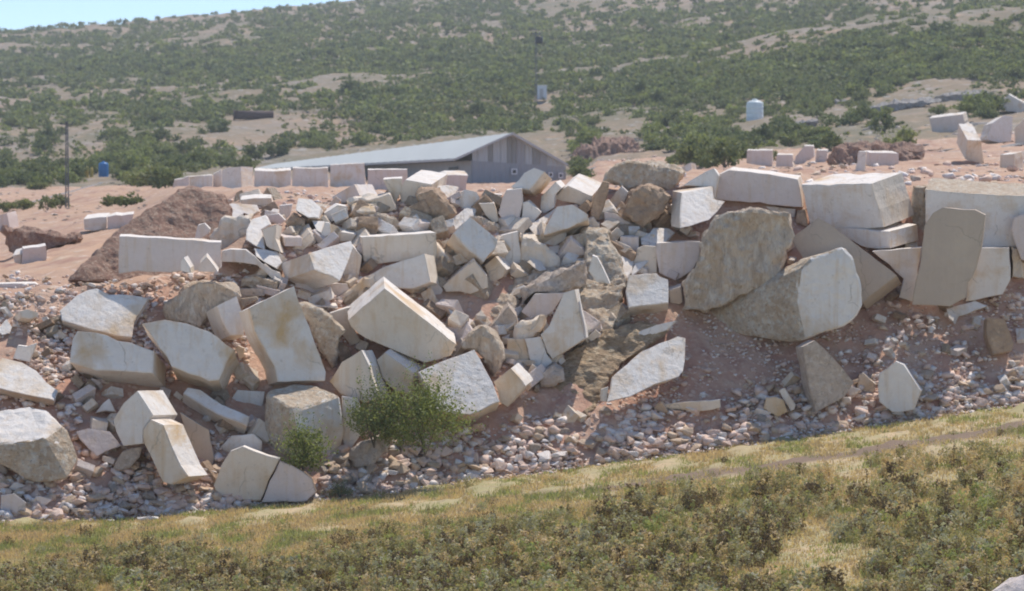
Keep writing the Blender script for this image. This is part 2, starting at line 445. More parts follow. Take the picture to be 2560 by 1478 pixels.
BLOCKS = r"""
@A 0 380
marble_slab|p|1085,768 1500,786 2010,822 2012,1060 1550,1095 1240,1090 1078,1110|12,-20|0.9|Y=77.6|long flat pinkish slab standing at the foot of the brown earth mound
stone_block|p|-90,600 60,556 92,700 -90,730|85,-22|1.6||pale block with tan side at the far left edge, beside green bushes
stone_block|g|760,612 970,592 970,700 865,718 760,716|35,-42|2.6||low grey block with bright top behind the left dirt slope
stone_block|p|978,590 1055,572 1215,566 1190,690 980,710|8,-26|2.4||pinkish block butted against the low grey block left of the earth mound
small_stone|g|1640,1085 1642,1000 1668,962 1740,1060 1735,1108|38,-22|0.45|off=-.6 Y=76.6|small grey pointed stone standing before the long pinkish slab
small_stone|p|1800,1090 1810,1010 1880,955 1950,1040 1985,1100|10,-40|0.5|off=-.6 Y=76.6|rounded pinkish stone under the right end of the long slab
small_stone|g|115,945 196,930 190,1024 125,1020|34,-64|0.7||small block with bright tilted top on the red dirt at left
stone_block|p|212,880 420,852 432,990 330,1010 200,1028|-10,-22|0.9||dull pink block half sunk in the red dirt at left
earth_ledge|e|50,706 420,722 560,770 700,765 740,800 600,870 420,890 250,930 150,915 90,905 60,800|0,-14|2.0||dark red earth ledge with overhanging top on the left dirt slope
marble_slab|w|-60,1200 320,1196 372,1222 150,1246 -60,1250|0,-14|1.2||white flat slab lying on red dirt at the left edge
earth_mound|e|640,1165 900,880 1000,775 1200,610 1500,425 1620,338 1760,330 2010,395 2070,500 2090,1120 1100,1180|60,-10|6|g=.25,1.1 off=1.2 Y=79.5|dark brown earth mound rising behind the long pinkish slab
small_stone|p|1770,790 1800,670 1860,650 1925,700 1900,740 1820,795|10,-10|0.4|off=-3.5 Y=80.2|pinkish stone stuck in the side of the brown earth mound
@B 400 300
stone_block|p|110,640 130,548 262,512 270,634|6,-8|2.0||first block at the far left end of the stored row
stone_block|g|272,634 268,516 480,500 476,630|6,-8|2.0||second block from the left in the stored row
stone_block|g|482,630 486,492 560,452 560,632|6,-8|2.0||narrow grey block third from left in the stored row
stone_block|g|562,632 562,455 610,432 735,424 745,634|112,4|2.2||tall block of the stored row with a darker shaded right side
stone_block|g|857,630 860,462 1020,468 1192,458 1192,632|0,-26|2.2||stored-row block with a pale top edge in front of the shed roof
stone_block|g|1202,630 1206,436 1360,440 1528,436 1532,620|4,-10|2.0||square grey block in the middle of the stored row
stone_block|g|1546,612 1550,412 1600,406 1856,396 1872,606|4,-8|2.0||tallest square block of the stored row, right of a dark gap
stone_block|p|1890,660 1888,452 2250,452 2254,660|4,-10|2.0||low pinkish block ending the stored row beside the shed wall
stone_block|w|1560,702 1765,586 1816,690 1720,745 1600,775|168,0|1.6|off=-.2|tilted block with a bright right face above orange rock, left top of heap
rough_boulder|t|1722,742 1800,715 1965,700 2005,800 1990,850 1860,880 1730,882|10,-10|1.2||orange stained boulder under the tilted bright faced block
stone_block|w|1490,905 1500,850 1620,775 1712,782 1722,900 1745,945 1510,915|-20,-20|1.3||grey and tan block left of the orange stained boulder
marble_shard|w|1220,780 1260,712 1380,722 1470,800 1442,890 1350,888 1232,822|20,30|0.7|g=.5,1.3 off=-.5|bright white shard capping a brown boulder on the upper left heap
rough_boulder|b|1128,925 1208,852 1340,898 1335,1045 1250,1062 1170,1050|10,-10|1.1||brown boulder directly under the bright white capping shard
marble_slab|t|735,728 860,712 1012,712 1026,770 950,790 740,762|6,-36|1.0||thin flat slab with bright top on bare earth near the heap's left crest
marble_shard|w|600,880 605,765 660,758 880,772 905,832 830,872 765,850 705,910|10,16|0.8|g=.5,1.3 off=-.7|bright white broken slab at the left shoulder of the heap
rough_boulder|t|480,1060 540,985 600,885 700,905 830,870 810,1010 825,1165 560,1180|20,-10|1.6||tan rough boulder below the broken white slab at left shoulder
marble_shard|w|838,905 960,862 1012,940 920,1000 950,1100 952,1180 870,1150 780,1090 790,1000|20,20|0.7|g=.5,1.3 off=-.8|long bright shattered slab running down the left heap
marble_shard|w|860,1170 950,1175 1080,1190 1110,1300 1062,1352 960,1300 870,1240|10,16|0.6|g=.4,1.2 off=-.7|bright crumbled slab foot beside the long pinkish slab
stone_block|t|925,1000 1058,948 1050,1080 1100,1205 1000,1170 958,1150|52,20|0.9|off=-.3|tan block with a white right edge among the shattered slabs
small_stone|w|982,852 1030,802 1090,812 1080,850 990,864|-4,40|0.6|g=.3,1.3 off=-.4|small bright flat stone above a tan stone on the left heap
small_stone|w|990,935 994,862 1080,852 1140,915 1092,960 1010,935|4,-6|0.6||small tan stone wedged under the small bright flat stone
stone_block|g|1080,880 1085,782 1200,770 1182,870 1130,925|8,-12|1.0||dull grey block left of the brown boulder on the upper heap
marble_shard|w|1380,912 1500,920 1470,1035 1412,1020|10,10|0.4|g=.5,1.4 off=-.5|small bright white shard between grey blocks near the heap's left centre
marble_slab|g|1430,1142 1500,935 1552,925 1552,1112|6,-8|0.7||narrow lavender slab leaning beside the small bright shard
stone_block|t|1556,1118 1556,990 1790,1042 1745,1105|-10,-68|1.1||tan block with a bright top just above the big white faced block
rough_boulder|r|1750,1012 1850,900 1980,862 2120,900 2220,940 2330,1005 2060,1020|10,-20|1.4||crumbly grey-brown boulder behind the long cream block
@C 900 300
stone_block|t|15,1068 690,1028 702,1200 690,1295 560,1262 100,1318 35,1285|-55,-32|1.5|off=-.2|long cream block with a bright top strip left of centre
stone_block|t|340,660 345,640 412,545 655,588 640,690 500,720 440,775 370,755|150,-95|1.9||orange-cream block with a big bright white top near the shed wall
small_stone|t|210,545 382,532 372,650 320,765 262,768 248,660|4,-20|0.8||narrow upright cream stone left of the block with the big bright top
stone_block|p|655,600 660,545 800,502 985,505 962,655 890,660 700,640|-36,-42|1.4|off=.6|pinkish block on the crest right before the shed side wall
rough_boulder|b|490,692 552,652 668,622 745,730 842,850 762,925 640,942 588,890|60,-24|1.3|off=-.2|smooth brown-grey boulder tilted below the pinkish crest block
marble_shard|w|665,606 800,590 896,606 862,720 825,782 762,748 700,665|10,10|0.5|g=.5,1.3 off=-.2|white triangular shard resting against the brown-grey tilted boulder
stone_block|w|880,772 905,650 960,632 1062,655 1112,742 1060,785 962,825|-26,14|1.1||pale rounded block between the white triangular shard and orange dirt
small_stone|t|1084,762 1218,757 1266,920 1216,942 1132,872|6,-26|0.8||tan stone with bright flat top left of the pinkish pillar block
small_stone|g|1118,724 1140,702 1218,662 1292,682 1265,742|10,-10|0.7||flat grey stone on orange dirt before the shed gable
stone_block|p|1288,700 1330,642 1470,626 1482,750 1462,850 1442,1010 1356,1002 1258,850|12,-14|1.1||pinkish pillar block with a tan stain standing below the shed gable
stone_block|g|1452,965 1482,752 1532,740 1652,842 1602,905 1532,1022|10,-14|1.1||grey leaning block right of the pinkish pillar block
rough_boulder|b|1478,730 1482,640 1562,640 1622,720 1632,822 1562,765|10,-8|0.9|off=.8|dark brown rock in the gap under the upper tilted grey block
stone_block|w|1372,605 1490,480 1582,432 1682,470 1542,638 1402,622|72,72|1.2|off=-.6|tilted block with grey front and tan right side against the shed gable
stone_block|g|1636,695 1782,562 1832,620 1772,682 1762,800 1662,862 1640,800|44,-24|1.1||tall grey stone with a small bright top between two tilted blocks
stone_block|t|1770,722 1830,640 1888,592 2082,684 2112,692 2102,832 1972,762|100,-118|1.6||orange block with a large bright white tilted top right of the shed
marble_slab|b|2208,562 2262,572 2250,682 2172,902 2112,932 2090,852 2122,720|12,-8|0.9|off=-.2|thin dark brown slab standing on edge right of the bright white top
stone_block|b|1672,1045 1692,970 1792,788 1932,770 2072,858 2078,912 1902,982 1742,1032|12,56|1.2|mat=u off=-.3|blue-grey block in shade under the orange block, wide flat face
marble_shard|w|1540,982 1572,932 1780,802 1690,940 1652,1042 1590,1052|12,20|0.5|g=.5,1.2 off=-.6|curved bright white shard touching the blue-grey shaded block
small_stone|g|1660,1130 1802,1002 1882,1002 1870,1092 1762,1152|8,-10|0.7||blue-grey flat stone below the blue-grey shaded block
marble_shard|w|1680,1182 1722,1152 1912,1122 1802,1222|10,10|0.4|g=.4,1.3 off=-.3|thin bright shard just under the blue-grey flat stone
stone_block|w|850,1030 1005,878 1256,1085 1232,1170 1126,1292 1000,1190|-76,112|1.2|off=-.4|diamond shaped grey block balanced on its corner near the centre
marble_slab|w|795,902 962,802 1072,790 1042,872 862,1012 822,982|10,12|0.5|g=.4,1.0 off=-.2|pale slab leaning above the diamond shaped block
stone_block|g|1245,1180 1250,1120 1292,1050 1442,1012 1472,1300 1380,1335|-20,-14|1.2||grey-violet block right of the diamond shaped block
rough_boulder|t|1444,1012 1572,1060 1692,1180 1802,1252 1792,1322 1600,1360 1472,1300|10,-20|1.3||warm brown boulder with rough top right of the grey-violet block
marble_shard|w|1520,1292 1562,1260 1642,1282 1692,1362 1642,1392 1562,1332|8,10|0.4|g=.5,1.3 off=-.5|bright white hooked shard on the long brown ridge
rough_boulder|r|1000,880 1100,882 1332,1012 1302,1052 1250,1072 1110,962|6,-16|1.0|off=.2|strip of crumbly rock along the back edge of the diamond block
@D 1400 380
rough_boulder|c|405,262 430,200 492,122 622,92 980,132 1112,192 1072,290 992,372 842,300 702,312 622,332 532,290|10,-20|2.2||large flat topped tan boulder capping the crest right of the shed
rough_boulder|b|585,470 640,362 792,282 922,312 1002,402 902,540 752,722 692,642 590,560|14,-10|1.4|off=-.4|brown triangular boulder pointing down below the capping boulder
marble_slab|w|1086,600 1112,372 1392,316 1402,430 1505,450 1440,540 1362,622 1180,680 1098,692|-90,-14|1.0|g=.55,1.1 off=-1.9|brilliant white irregular slab left of the long topmost block
stone_block|t|935,650 1002,482 1092,492 1086,690 1000,682|14,-12|0.9||tan block in shade under the brilliant white irregular slab
stone_block|g|1120,305 1260,215 1402,142 1442,215 1402,432 1390,322|34,20|1.2|off=.4|grey wedge block behind the brilliant white slab with a bright tip
small_stone|g|1062,155 1190,96 1202,182 1092,175|48,12|0.9||small grey stone with bright right end on the plateau crest
stone_block|p|1395,430 1412,222 1542,166 1900,202 2172,246 2205,502 1900,480 1642,452|36,-32|1.6|off=-.6|longest topmost pinkish block, just left of the biggest bright-topped block
rough_boulder|r|1100,1456 1140,1200 1240,1000 1290,760 1400,620 1520,540 1700,540 1900,560 2080,580 2140,760 2060,900 2010,1080 1900,1180 1620,1330 1330,1460|30,-16|2.4|off=-.7|huge grey-brown weathered boulder with vertical streaks right of centre
marble_slab|u|1490,575 1642,482 1900,500 2142,522 2132,640 1900,640|10,-10|1.4|off=.3|blue-grey shaded slab between the huge weathered boulder and topmost block
stone_block|b|2142,640 2150,520 2230,525 2260,690|10,-6|1.2||brown shaded stone wedged under the biggest bright-topped block
stone_block|p|872,900 880,832 1060,822 1282,812 1272,962 1202,1082 1052,1172 902,1102|0,-18|1.4|off=-.1|pinkish cracked block left of the huge weathered boulder
marble_shard|w|720,792 792,762 852,690 982,692 1042,732 942,842 852,862 742,842|8,16|0.6|g=.4,1.3 off=-.5|bright white leaf shaped shard above the pinkish cracked block
stone_block|p|528,925 552,772 712,777 722,900 682,962|4,-28|0.9||short upright pink block with bright top right of the crumbling pillar
stone_block|t|640,1085 682,960 702,880 762,852 882,862 882,1092 842,1122|8,-14|1.1||warm tan block under the white leaf shaped shard
marble_shard|w|510,932 672,992 652,1092 592,1182 542,1062|8,10|0.4|g=.6,1.2 off=-.5|bright white jagged shard right of the crumbling pillar
marble_shard|w|648,1102 682,1012 842,950 844,972 652,1132|6,10|0.3|g=.3,.9 off=-.4|thin pale splinter lying across the warm tan block
stone_block|w|598,1275 625,1122 760,1108 877,1102 906,1136 992,1158 986,1372 860,1388 625,1418|0,86|1.2|g=.1,.75 off=-.5|pale square block with dark underside standing clear right of centre
small_stone|t|988,1262 1102,1212 1116,1372 1082,1392 1002,1382|0,-28|0.7||small brown post-like stone beside the pale square block
stone_block|g|412,700 400,545 502,562 702,672 722,752 542,742|10,-22|1.1|mat=p|pinkish-grey block in shade left below the brown triangular boulder
stone_block|g|400,530 410,482 560,312 622,372 592,442 572,560|10,-10|1.0|off=.2|round-topped grey block touching the left side of the brown triangular boulder
small_stone|u|265,655 360,640 362,700 270,705|6,-8|0.6||small blue-grey stone left of the pinkish-grey shaded block
rough_boulder|c|225,735 252,710 442,715 472,800 522,900 602,1150 572,1300 540,1500 420,1660 260,1640 150,1300 240,1050 225,900|-20,-12|1.8|g=0,.9 off=-.4|tall crumbling sandy pillar of rock just right of centre
marble_slab|g|250,1082 292,940 340,960 392,1062 452,1202 332,1182|8,-8|0.4|off=-2.6|smooth grey facet sticking out of the crumbling sandy pillar
rough_boulder|c|-60,880 60,780 212,760 240,900 225,985 30,1000|10,-10|1.2||sandy crumbling rock behind the long brown ridge
@F 1920 400
stone_block|w|300,226 940,216 1052,612 900,626 700,622 520,610 380,592|288,-104|1.9|off=-1.2|biggest block with a broad brilliant white top and blue-grey right end
stone_block|g|560,610 1100,652 1112,802 902,812 700,702|262,-70|1.6|off=-.6|grey stained block directly under the biggest bright-topped block
stone_block|b|205,712 330,622 452,522 572,592 860,810 1172,1052 860,1296 600,1200 340,935|48,76|1.1|mat=d off=-1.0|long dark tan slab lying diagonally below the biggest bright-topped block
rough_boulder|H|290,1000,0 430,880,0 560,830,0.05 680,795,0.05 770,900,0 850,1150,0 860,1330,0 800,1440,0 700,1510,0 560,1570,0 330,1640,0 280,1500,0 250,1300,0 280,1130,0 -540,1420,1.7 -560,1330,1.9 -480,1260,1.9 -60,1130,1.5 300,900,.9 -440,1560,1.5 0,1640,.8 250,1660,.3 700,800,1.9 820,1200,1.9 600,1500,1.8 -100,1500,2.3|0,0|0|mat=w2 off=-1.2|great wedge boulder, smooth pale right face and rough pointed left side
marble_slab|d|1310,1318 1345,1100 1382,960 1422,600 1500,482 1592,432 1882,455 1978,502 1942,800 1862,1080 1812,1122 1802,1252 1652,1332|14,-10|0.8|off=-1.4|tall brown-grey slab leaning upright on the giant wall block at right
stone_block|g|1430,272 1702,296 2102,326 2620,332 2620,790 1430,800|50,-118|2.4|off=-.4|giant grey wall block with a rough sandy top at the right edge
stone_block|p|2212,640 2232,522 2332,478 2620,430 2620,1010 2300,905|10,-12|1.4|off=-1.0|pinkish block cut by the right edge of the picture
stone_block|g|1795,1290 1850,800 2192,800 2202,1092 2132,1225|10,-14|1.6|off=-.4|shaded grey block under the giant wall block, lower right
rough_boulder|t|2200,790 2330,800 2332,1080 2202,1092|10,-10|1.2|off=-.2|orange stained stone in the gap under the pinkish edge block
stone_block|g|950,832 1392,800 1352,1100 1312,1292 1190,1252 1232,1082 1102,952|10,-16|1.6|off=-.2|shaded grey block between the diagonal dark slab and tall leaning slab
rough_boulder|c|1290,500 1320,230 1430,240 1440,600 1400,800 1330,800|10,-10|1.6|off=.6|sandy rubble column in the gap left of the giant wall block
@G 1920 700
marble_slab|g|1622,262 1882,190 2002,240 1882,282 1732,332 1702,402 1642,342|10,8|0.5|g=.2,.9 off=-.3|flat grey slab half buried in rubble below the shaded grey block
stone_block|b|1980,482 1992,342 2152,352 2242,580 2222,642 2052,682|-30,24|0.7|off=-.2|brown-grey stone with orange foot half sunk in dark earth at far right
stone_block|w|1000,990 1012,850 1162,742 1232,772 1392,1010 1332,1180 1190,1205 1130,1200 1012,1110|16,-12|0.9|off=-.5|pale rounded pentagonal block standing in rubble at lower right
marble_slab|p|316,610 430,552 600,702 782,932 702,1062 432,1205 372,950|-66,-8|0.8|mat=s off=-.5|rough pink-grey slab leaning from the earth under the great wedge boulder
small_stone|t|805,990 820,852 862,842 982,952 962,1032 832,1012|6,-8|0.6||tan stone left of the pale rounded pentagonal block
small_stone|w|100,1010 120,975 150,985 250,1140 240,1180 205,1195|6,-6|0.3|off=-.3|narrow pale splinter of stone leaning at the rubble toe
small_stone|t|-40,1170 -20,1075 60,1050 140,1090 180,1200 90,1250|6,-10|0.6|off=-.2|rounded pinkish-tan stone left of the narrow pale splinter
@H 1400 700
marble_slab|u|430,1110 475,880 742,650 900,580 1070,512 1142,530 1130,832 1080,882 862,952 642,1062|-14,14|0.4|mat=w g=.3,.85 off=-1.2|smooth pale slab, half in shadow, lying on the dark earth right of centre
small_stone|w|368,1100 370,1000 440,962 428,1112|6,-8|0.3|off=-.9|small speckled block at the left tip of the smooth half-shadowed slab
marble_slab|u|600,560 742,460 872,412 1060,370 982,452 822,512|6,6|0.3|off=-.5|blue-grey sliver of slab half buried above the half-shadowed slab
rough_boulder|c|0,700 240,562 420,470 580,432 702,382 1002,462 762,622 560,762 440,922 372,1010 320,1190 0,1282 -290,1210 -150,960|20,-10|1.4|g=0,1.0 off=.1|mat=k layered crumbling brown rock bank right below the grey upright slab
marble_slab|t|902,1132 1120,1115 1452,1092 1462,1160 1302,1202 952,1160|6,-10|0.5|off=-.3|flat tan stone strip lying on dark earth below the half-shadowed slab
@I 900 600
stone_block|g|30,345 200,252 400,185 582,122 642,382 482,442 372,442|94,20|1.3|off=-.3|grey block with a bright curved right edge below the long cream block
stone_block|t|758,425 1034,176 1155,332 1166,432 1002,492 782,472|0,-40|1.1|off=-.2|roof shaped block with two bright upper edges at the centre
small_stone|t|1130,232 1232,150 1332,272 1292,342 1172,402|60,-18|0.8||smaller tan block with a bright right edge right of the roof shaped block
stone_block|t|225,440 545,692 876,952 830,1052 600,1132 330,1012 60,902 -90,792 -106,730|-16,-118|1.8|off=-.8|big warm cream block with a long bright upper edge leaning left at the centre
rough_boulder|r|455,450 762,422 962,500 1182,432 1500,322 1802,262 2052,182 2040,260 1620,372 1440,442 1440,702 1240,792 1122,762 1002,760 782,642 592,592|20,-20|1.6|g=0,1.1 off=0|long brown ridge of rough rock running up to the right behind the big cream block
marble_shard|w|800,622 842,642 932,730 1022,802 972,862 882,802|10,20|0.4|g=.6,1.3 off=-.5|bright dart shaped shard just right of the big warm cream block
small_stone|s|1195,790 1348,604 1422,700 1440,780 1282,862|0,-46|0.8|off=-.2|small grey rock with two bright upper edges right of the dart shaped shard
rough_boulder|r|900,985 1062,782 1132,762 1222,852 1292,992 1282,1182 1222,1282 1152,1202 1062,1010|14,-10|1.1|off=-.3|upright brown rough rock right of the big warm cream block
rough_boulder|t|1425,900 1432,802 1562,742 1642,682 1722,682 1702,742 1642,852 1502,922|6,-10|0.6|off=-.4|jagged tan rock leaning on the grey upright slab
small_stone|t|1290,952 1292,890 1472,872 1482,932 1332,952|4,-14|0.6|off=-.2|flat log shaped tan stone under the jagged tan rock
stone_block|t|1330,1080 1342,902 1502,902 1550,1152 1372,1112|10,-8|0.9||brown shaded block beneath the jagged rock
stone_block|g|1502,902 1642,882 1752,1112 1652,1202 1562,1162|8,-8|0.9||dark grey block left of the foot of the grey upright slab
marble_slab|w|1642,862 1722,782 1852,482 1952,452 2002,682 2052,902 1752,1082 1702,1022|40,-12|1.0|mat=g off=-.5|grey upright slab standing against the crumbling sandy pillar
stone_block|p|1470,655 1592,492 1862,482 1752,652 1602,762|-6,-10|1.0|off=-.2|pink-grey smooth face under the rough grey rock right of centre
rough_boulder|s|1440,445 1642,352 2052,192 2052,422 1852,492 1592,492 1475,612|10,-14|1.4|off=-.3|rough grey rock with dark pits left of the crumbling pillar
stone_block|t|1212,1292 1370,1170 1477,1285 1508,1330 1342,1522 1272,1482|72,-58|0.9|off=-.5|cream block with a bright triangular top low in the middle of the heap
small_stone|t|1520,1236 1522,1172 1562,1132 1652,1182 1622,1235|6,-12|0.5|off=-.3|rounded tan stone beside the bright triangular top
rough_boulder|s|1642,1330 1622,1232 1762,1112 1832,1182 1852,1285|16,-14|0.8|off=-.1|grey rough rock with a bright right edge in the brown rock bank
stone_block|w|535,1202 800,1082 1040,996 1092,1082 1202,1292 1272,1472 1202,1512 1002,1592 702,1562 602,1352|-24,84|1.3|g=.15,.8 off=-1.0|large pale grey slab face tilted back, right behind the big green shrub
stone_block|t|150,1092 226,1026 492,1216 472,1402 332,1402 202,1252|82,-60|1.1|off=-.5|cream block with a bright white top strip above the green shrub
@K 400 600
stone_block|w|1350,122 1592,45 1742,6 1757,62 1702,222 1636,374 1402,272|-262,92|1.6|g=.7,.9 off=-1.2|big block with broad white face and tan left side, left of the cream block
stone_block|g|1742,42 1832,152 1802,402 1642,382|12,-8|1.0|off=.1|narrow blue-grey block behind the broad white lit face
stone_block|p|1230,482 1232,376 1702,402 1722,452 1622,522|8,-14|1.2||long low pinkish block under the broad white lit face
rough_boulder|b|1602,525 1742,442 1862,352 1942,332 1962,382 1842,542 1792,582|10,-8|1.0|mat=t|rough tan rock left of the big warm cream block's upper corner
rough_boulder|r|30,640 102,540 202,440 352,380 502,372 652,432 722,512 640,580 500,640 420,742 372,785 250,762 60,700|14,-16|1.8|off=-.3|brown and tan weathered boulder above two grey slabs at left
stone_block|w|525,605 700,512 752,642 767,870 642,866 592,782|-112,58|1.0|off=-.5|pointed block with bluish face and tan left side, beside the tallest grey slab
marble_slab|w|812,622 1222,420 1302,642 1512,1202 1502,1282 1072,1292 1042,1152 862,822|-96,34|1.3|mat=g off=-1.0|tallest smooth grey slab leaning left of centre
rough_boulder|c|1260,582 1422,622 1562,702 1682,822 1642,902 1602,1152 1562,1182 1462,1002 1382,802|10,-10|1.0|off=-.4|bright crumbled tan rock along the right edge of the tallest grey slab
marble_slab|w|1250,592 1612,600 1622,622 1282,612|-16,-50|1.0|off=-.5|thin bright white slab lying flat above the crumbled tan rock
stone_block|t|1542,672 1792,592 1722,742 1832,922 1742,962 1622,822|-10,-12|1.1||tan shaded block squeezed left of the big warm cream block
small_stone|c|700,700 720,540 880,520 900,545 800,600 745,640|6,-10|0.6|off=-.1|small layered tan stone above the tallest slab's left corner
small_stone|s|680,500 690,440 940,450 950,510 800,520|6,-16|0.8|off=-.1|flat grey stone in the rubble above the pointed bluish block
rough_boulder|c|720,430 740,330 860,290 960,340 1080,380 1050,480 960,500|10,-12|1.0|off=-.1|pale crumbly rock pile top left of the tallest grey slab
stone_block|u|560,100 640,85 780,90 860,150 1000,260 1090,300 1130,400 1050,380 880,230 700,205 560,200|8,-10|1.0|off=-.4|blue-grey shaded slab behind rubble right of the long pinkish slab
small_stone|t|675,985 710,960 765,985 760,1060 725,1090|6,-6|0.5|off=-.2|small round tan stone wedged left of the tallest grey slab
@L 400 900
stone_block|t|1545,195 1652,22 1832,-90 1902,52 1992,352 1862,392 1642,312|104,-4|1.1|off=-.7|tan block with a textured pale right side, left of the big green shrub
stone_block|t|535,1262 492,1142 562,950 642,832 752,786 982,872 1086,902 1002,1102 916,1282|16,-20|1.2|off=-.3|round-shouldered tan block at the base left of the small green shrub
stone_block|p|926,1292 1002,1100 1092,922 1202,942 1382,1082 1422,1202 1332,1287|14,-10|1.2|mat=p2 off=-.3|pinkish half-dome block at the base directly under the small green shrub
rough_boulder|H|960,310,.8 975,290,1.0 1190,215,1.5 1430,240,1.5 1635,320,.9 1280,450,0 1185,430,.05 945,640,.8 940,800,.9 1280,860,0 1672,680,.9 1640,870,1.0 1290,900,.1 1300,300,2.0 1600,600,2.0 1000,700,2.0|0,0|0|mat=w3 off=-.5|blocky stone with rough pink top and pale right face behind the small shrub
stone_block|u|1652,330 1802,352 1852,652 1702,852 1655,700|10,-8|1.0|off=.2|blue-grey shaded stone between two shrubs
marble_slab|w|215,302 252,250 372,272 562,402 818,516 792,602 522,492|-20,84|0.6|g=.1,.8 off=-.5|narrow cracked pale slab leaning at lower left with brown underside
stone_block|u|545,800 562,782 652,690 852,670 932,742 922,852 642,862|-10,14|0.9|off=.1|blue-grey rounded stone behind the round-shouldered tan block
stone_block|g|642,372 702,272 952,290 942,432 822,452|8,-8|1.1|off=.2|shaded grey stone in the hollow below the tallest grey slab
rough_boulder|s|1700,900 1750,820 2000,680 2080,640 2130,700 2100,800 1900,960 1780,980|10,-10|1.0|off=-.1|dull brown-grey boulder between the two shrubs at the base
@M 0 600
marble_slab|w|545,642 702,502 802,452 882,440 1002,480 1180,500 1352,532 1282,642 1222,742 1202,882 1052,872 872,822 562,732|0,52|0.6|g=.2,.85 off=-.7|broad pale grey slab with ragged lower edge and streaked shadows at left
stone_block|g|630,1110 662,900 702,830 862,842 1182,930 1402,1012 1392,1212 1102,1192 862,1182|122,146|1.6|g=0,.25 off=-.9|wide grey block with tan underside below the ragged edged slab
stone_block|g|1292,762 1502,722 1702,760 1902,832 2132,1002 2062,1102 1992,1272 1902,1282 1562,1152 1402,902|52,122|1.6|g=.1,.2 off=-.8|long grey block sloping down right with a rounded shaded end
marble_slab|w|-70,1205 22,1072 202,1112 332,1192 422,1292 527,1372 492,1460 202,1402 -70,1332|0,56|0.6|g=.4,1.2 off=-.5|bright white slab at the left edge above the rough white-topped boulder
small_stone|g|118,1078 162,962 332,942 272,1112|14,-10|0.5|off=-.3|small grey four-cornered stone above the bright slab at left edge
small_stone|w|-30,830 20,740 60,720 110,790 90,850 20,870|6,10|0.5|g=.3,.9 off=-.2|small white stone at the left edge in tan rubble
small_stone|t|185,710 180,650 250,630 350,660 340,700 270,720|-60,50|0.8|off=-.3|smooth cream-topped stone in tan rubble at far left
@N 0 900
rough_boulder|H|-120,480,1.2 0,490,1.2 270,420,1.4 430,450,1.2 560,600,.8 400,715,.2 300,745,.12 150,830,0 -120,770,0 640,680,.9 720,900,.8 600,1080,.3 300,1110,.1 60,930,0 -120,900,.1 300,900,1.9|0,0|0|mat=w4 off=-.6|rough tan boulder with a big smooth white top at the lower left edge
small_stone|u|868,480 922,382 992,352 1052,472 962,462|6,10|0.4|off=-.2|small bluish-white stone in the hollow left of the broken arch block
marble_slab|g|690,652 802,622 1002,652 1102,782 962,832 882,892 722,722|10,12|0.6|mat=p g=.1,.5 off=-.2|lavender-grey slab lying left of the broken arch block's foot
small_stone|s|1030,985 1102,822 1292,792 1272,882 1182,982 1092,1002|8,-8|0.6|off=-.3|brown-grey oval stone under the broken arch block
stone_block|w|1030,545 1120,392 1245,282 1322,392 1392,505 1312,642 1302,762 1122,782 1052,652|236,-8|1.5|off=-1.1|upper half of the broken arch block, brilliant white right shoulder
stone_block|p|1300,642 1372,542 1482,592 1562,792 1642,962 1712,1062 1562,1152 1482,1112 1392,922 1312,762|188,-10|1.2|mat=t off=-.9|lower leg of the broken arch block with cream right face
stone_block|p|0,1220 130,1215 240,1300 232,1402 0,1402|6,-10|0.7|mat=p off=-.2|mauve boulder at the bottom left corner of the rubble
stone_block|d|1640,480 1900,640 1950,900 1900,1100 1750,900|10,-8|1.2|off=.6|dark shaded rock in the hollow right of the broken arch block
@E 1920 200
stone_block|p|1500,492 1462,350 1772,312 1802,422 1642,492|34,-26|2.2||pink-grey block with bright top rim on the right slope
stone_block|t|1800,728 1816,548 1940,550 1966,762|-84,-152|2.6||tan block with brilliant white tilted top on the right slope
stone_block|u|2075,262 2192,130 2332,212 2420,262 2300,302|10,-8|2.2||highest lavender block at the upper right edge
stone_block|g|1990,542 2042,392 2152,320 2232,332 2212,562 2102,572|-78,22|2.4||grey block with a bright thin left rim, right slope cluster
stone_block|t|2250,590 2242,442 2332,352 2420,342 2420,602|10,-8|2.4||orange-grey block cut by the right edge in the slope cluster
stone_block|t|2108,800 2112,682 2242,672 2237,828|90,-26|2.0||tan block with lavender right side below the slope cluster
stone_block|p|925,790 930,662 1192,668 1192,762 1062,802|-60,-22|2.4||isolated grey block with flat rough top on the plateau right of centre
stone_block|g|790,832 822,650 892,652 882,830|6,-6|1.2|off=-3|narrow slab leaning on the isolated grey plateau block
stone_block|p|-200,760 -190,640 40,642 40,792|8,-12|2.0||leftmost pink block of the quarry face on the plateau
stone_block|p|70,790 82,680 222,682 232,792|8,-12|2.0||square pink block second in the quarry face
stone_block|p|240,770 250,700 330,600 412,602 422,702 330,760|8,-12|2.0||taller pink block third in the quarry face
stone_block|p|430,752 442,640 540,642 528,752|8,-12|2.0||narrow pink block right end of the quarry face
rock_outcrop|o|750,335 900,265 1050,232 1200,205 1440,195 1560,205 1300,255 1080,282 780,345|40,-34|5||long dark rock ledge slanting up on the right hillside
rock_outcrop|o|1430,215 1560,150 1800,120 2000,130 1980,192 1780,212 1500,225|40,-30|5||thick dark rock ledge near the top of the right slope
rock_outcrop|o|600,232 620,192 700,200 800,210 790,235|20,-20|4||small dark ledge below the bushes on the right hillside
rock_outcrop|o|230,440 250,400 440,375 450,420 300,440|10,-24|4||pale grey flat outcrop on the right hillside
earth_ledge|e|-1780,700 -1700,640 -1500,560 -1250,575 -1180,640 -1300,700 -1600,720|20,-30|8|g=0,.8|long red-brown earth scarp on the ground right of the shed
